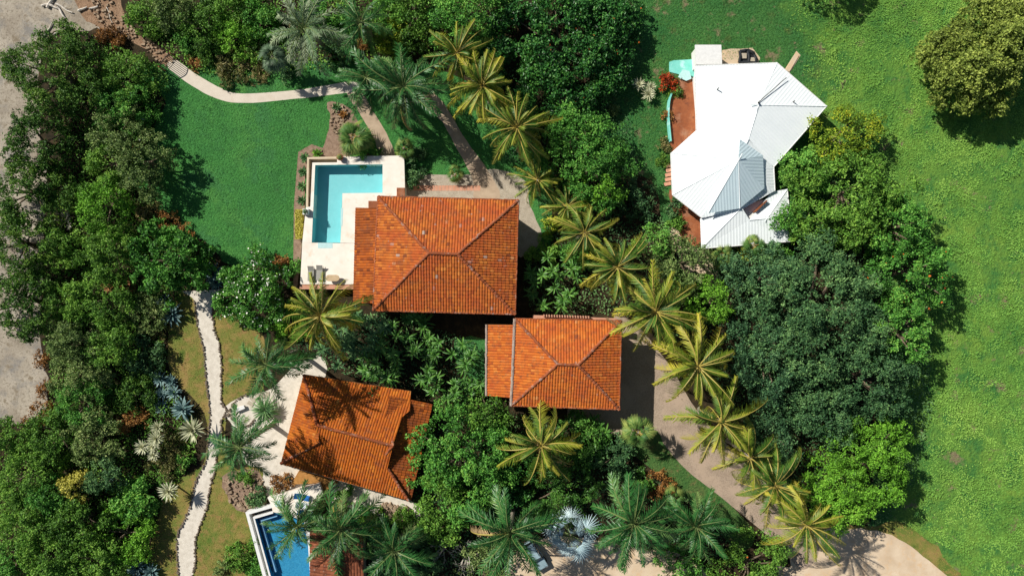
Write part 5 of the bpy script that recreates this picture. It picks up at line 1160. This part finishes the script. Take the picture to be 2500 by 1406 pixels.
def banana(px, py, rpx, top, mat, label, n=60, group='broad leaved tropical clumps', L=1.7, wd=.34):
    rng = np.random.RandomState(int(px + py)); hc = top * .6; x, y, _ = W(px, py, hc); R = rpx * K * (H - hc) / H; V, F, T = [], [], []
    t = empty('banana_clump', (x, y, 0), label, 'tropical plant', group); m = MB()
    nst = max(3, int(n / 6))
    for s in range(nst):
        a = rng.uniform(0, 6.28); r = R * .8 * math.sqrt(rng.rand()); c = np.array((r * math.cos(a), r * math.sin(a), top * rng.uniform(.5, .9) * (1 - .35 * (r / R) ** 2)))
        m.tube([(c[0] * .8, c[1] * .8, 0), tuple(c)], [.12, .05], 6)
        for i in range(13):
            az = i * 2.4 + rng.uniform(0, .8); el = math.radians(rng.uniform(5, 65)); LL = L * rng.uniform(.7, 1.15); w = wd * rng.uniform(.8, 1.1); b = len(V); tv = rng.uniform(.15, .75)
            for k, (tt, ww) in enumerate(((.0, .12), (.2, .7), (.5, 1), (.78, .8), (1, .05))):
                el2 = el - tt * rng.uniform(.9, 1.3); d = np.array((math.cos(az), math.sin(az), 0)); q = c + d * LL * tt * math.cos(el) + np.array((0, 0, LL * (math.sin(el) * tt - .55 * tt * tt)))
                sd_ = np.array((-math.sin(az), math.cos(az), 0)) * w * ww; V += [q - sd_ + (0, 0, -w * ww * .25), q, q + sd_ + (0, 0, -w * ww * .25)] if False else [q - sd_ + np.array((0, 0, w * ww * .3)), q, q + sd_ + np.array((0, 0, w * ww * .3))]
            for k in range(4):
                o = b + k * 3; F += [(o, o + 1, o + 4, o + 3), (o + 1, o + 2, o + 5, o + 4)]; T += [tv, tv + .1]
    link('foliage', np_mesh('foliage', np.array(V), np.array(F), LEAF[mat], np.clip(np.array(T), 0, 1)), t); m.build('stem', M_RACHIS_G, t)
banana(1350, 685, 84, 4.2, 'tropic', 'big glossy banana clump right of the largest roof', 130, L=1.45, wd=.11)
banana(1090, 905, 95, 4.5, 'tropic', 'wide banana clump left of the smaller bright roof', 150, L=1.45, wd=.11)
banana(985, 825, 95, 4.6, 'tropic', 'dark banana clump below the lower edge of the largest roof', 140, L=1.45, wd=.11)
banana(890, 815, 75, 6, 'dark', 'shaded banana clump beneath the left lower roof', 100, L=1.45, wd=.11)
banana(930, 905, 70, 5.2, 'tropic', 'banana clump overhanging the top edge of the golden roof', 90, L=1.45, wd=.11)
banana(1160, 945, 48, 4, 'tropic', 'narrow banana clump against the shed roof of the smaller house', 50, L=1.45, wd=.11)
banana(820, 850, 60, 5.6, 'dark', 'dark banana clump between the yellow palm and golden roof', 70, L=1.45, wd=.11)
banana(1450, 1060, 50, 2.6, 'tropic', 'dark ginger clump in shade near the bright roof lower corner', 60, L=1.45, wd=.11)
banana(880, 395, 16, 1.2, 'fresh', 'small leafy clump hanging over the pool terrace edge', 14, L=.8, wd=.2)

def bare_bush(px, py, rpx, label, seed):
    rng = random.Random(seed); o = W(px, py); t = empty('leafless_bush', o, label, 'bush', 'leafless bushes'); m = MB(); R = rpx * K
    for i in range(16):
        a = rng.uniform(0, 6.28); p = [(0, 0, .1)]; z = .3
        for k in range(5): a += rng.uniform(-.5, .5); q = p[-1]; p.append((q[0] + math.cos(a) * R / 5, q[1] + math.sin(a) * R / 5, q[2] + rng.uniform(.1, .5)))
        m.tube(p, [.06, .05, .04, .035, .025, .015], 4)
        for k in (2, 3, 4):
            b = a + rng.choice((-1, 1)) * rng.uniform(.5, 1.1); q = p[k]; m.tube([q, (q[0] + math.cos(b) * R * .3, q[1] + math.sin(b) * R * .3, q[2] + .3)], [.03, .012], 4)
    m.build('branch', M_DRIFT, t)
bare_bush(1085, 1335, 34, 'leafless pale tangle above the bottom edge, left one', 1); bare_bush(1140, 1350, 42, 'leafless pale tangle left of the drooping feather palm', 2); bare_bush(1372, 245, 18, 'small white leafless bush at the foot of the dark glossy tree', 3); bare_bush(165, 540, 30, 'grey leafless bush in the left thicket', 4)

# ------------------------------------------------------------------ ground cover nobody could count
def cover(name, polys, dens, mat, label, zfun, size=(.2, .4), seed=0, asp=.6, spread=.5, thin=None, excl=('garden_path', 'pool_path', 'house_path', 'gravel_path', 'rock_bed', 'border_bed', 'entrance_walk', 'drive', 'sand_road', 'house_terrace', 'rubble_bed', 'rubble_track')):
    rng = np.random.RandomState(seed); CX = []
    for poly in polys:
        a = np.array(poly, float); x0, y0 = a.min(0); x1, y1 = a.max(0); n = int((x1 - x0) * (y1 - y0) * K * K * dens)
        x = rng.uniform(x0, x1, n); y = rng.uniform(y0, y1, n); k = in_poly(x, y, spline(poly, 3))
        for e in excl: k &= ~in_poly(x, y, OUTLINE[e])
        if thin: k &= (rng.rand(n) < np.clip(thin(x, y), 0, 1)) & (vnoise(x, y, 28, 77) * .6 + vnoise(x, y, 12, 78) * .4 < .70)
        CX.append(np.c_[(x[k] - 1250) * K, (703 - y[k]) * K])
    C = np.vstack(CX); n = len(C); z = zfun(C[:, 0], C[:, 1], rng)
    C = np.c_[C, z]; V, F = leaves(C, rng.normal(size=(n, 3)) * spread + (0, 0, 1), rng.uniform(*size, n), rng, asp)
    T = np.clip(.0 + .4 * vnoise(C[:, 0], C[:, 1], 1.8, seed + 1) + .55 * vnoise(C[:, 0], C[:, 1], 6, seed + 2) + rng.uniform(-.14, .14, n), 0, 1)
    tag(link(name, np_mesh(name, V, F, LEAF[mat], T)), label, None, None, 'stuff')
zu = lambda x, y, r: .1 + 1.5 * vnoise(x, y, 1.6, 3) ** 1.5 * np.sqrt(r.rand(len(x)))
left = [(150, 60), (250, 100), (400, 165), (415, 220), (380, 300), (360, 400), (370, 500), (480, 590), (540, 660), (470, 700), (420, 760), (405, 860), (425, 940), (480, 1020), (480, 1110), (440, 1170), (400, 1240), (370, 1310), (365, 1480), (-80, 1480), (-80, 1060), (40, 1050), (120, 1020), (125, 880), (105, 800), (130, 600), (140, 300)]
cover('undergrowth', [left], 24, 'mid', 'low green undergrowth filling the thicket on the left', zu, seed=21)
cover('undergrowth', [[(320, -80), (1240, -80), (1260, 120), (1080, 130), (1000, 130), (860, 160), (690, 182), (520, 185), (400, 120)]], 16, 'mid', 'low green undergrowth along the upper edge of the garden', zu, seed=22)
cover('undergrowth', [[(690, 740), (900, 770), (1060, 800), (1190, 860), (1185, 990), (1000, 950), (760, 890), (690, 850)], [(1020, 1000), (1250, 1000), (1480, 1070), (1600, 1170), (1720, 1230), (1790, 1320), (1700, 1360), (1560, 1340), (1480, 1290), (1300, 1280), (1260, 1330), (1230, 1480), (900, 1480), (900, 1310), (1000, 1250)]], 16, 'dark', 'dark undergrowth between the tiled houses', zu, seed=23)  # the part beside the brown roof is dark growth standing in for shade
cover('undergrowth', [[(1180, 170), (1500, 230), (1560, 480), (1640, 560), (1700, 680), (1780, 640), (1950, 600), (1960, 450), (2060, 380), (2260, 560), (2270, 1000), (2150, 1280), (1980, 1250), (1760, 960), (1560, 780), (1300, 760), (1290, 600), (1350, 580), (1300, 480), (1230, 380)]], 14, 'dark', 'dark undergrowth below the trees right of the houses', zu, seed=24)
zm = lambda x, y, r: .04 + .5 * vnoise(x, y, 1.1, 8) ** 2 * vnoise(x, y, 4.0, 9) + .12 * vnoise(x, y, .5, 10) * r.rand(len(x))
cover('meadow_weeds', [[(1900, -60), (2560, -60), (2560, 1480), (2420, 1440), (2330, 1350), (2260, 1290), (2200, 1100), (2200, 700), (2120, 420), (2000, 240), (1930, 120)]], 64, 'mead', 'bright leafy weeds covering the meadow', zm, (.09, .21), 31, .8, .4, lambda x, y: ((x - 1250) * K + .15 * (703 - y) * K - 42) / 8 * (.3 + 2.6 * (vnoise(x, y, 110, 44) * .5 + vnoise(x, y, 35, 45) * .5 - .36)))
zl = lambda x, y, r: .02 + .07 * r.rand(len(x))
LEAF['side'] = leafmat('side_lawn_blades', (.055, .19, .04), (.10, .26, .055), (.19, .33, .08), spec=.03, trans=.3); LEAF['dry'] = leafmat('dry_lawn_blades', (.12, .19, .03), (.26, .25, .06), (.44, .32, .11), spec=.05)
cover('side_lawn_blades', [[(1480, -40), (1990, -40), (2060, 200), (1960, 130), (1900, 150), (1690, 150), (1630, 230), (1620, 420), (1480, 300), (1600, 80)]], 45, 'side', 'short grass round the white house', zl, (.08, .18), 42, .35, .6)
cover('dry_lawn_blades', [[(420, 740), (472, 745), (500, 900), (505, 1000), (500, 1060), (440, 940), (410, 880)], [(530, 770), (600, 770), (640, 830), (640, 950), (560, 1000), (546, 900)], [(470, 1180), (430, 1300), (425, 1440), (375, 1440), (375, 1300), (425, 1190)], [(535, 1130), (560, 1160), (640, 1260), (640, 1440), (480, 1440), (480, 1330), (515, 1200)], [(2050, 1282), (2100, 1290), (2190, 1275), (2270, 1320), (2340, 1400), (2380, 1440), (2260, 1400), (2180, 1345), (2100, 1310)]], 45, 'dry', 'short dry grass beside the gravel path and at the edge of the sand road', zl, (.07, .16), 43, .35, .6)
cover('lawn_grass_blades', [[(330, 160), (480, 160), (900, 150), (1100, 180), (1250, 300), (1340, 420), (1340, 470), (1000, 430), (740, 380), (720, 655), (560, 648), (515, 602), (440, 552), (345, 478), (330, 400), (380, 300)]], 55, 'grass', 'short grass of the front lawn', zl, (.07, .17), 41, .35, .6)
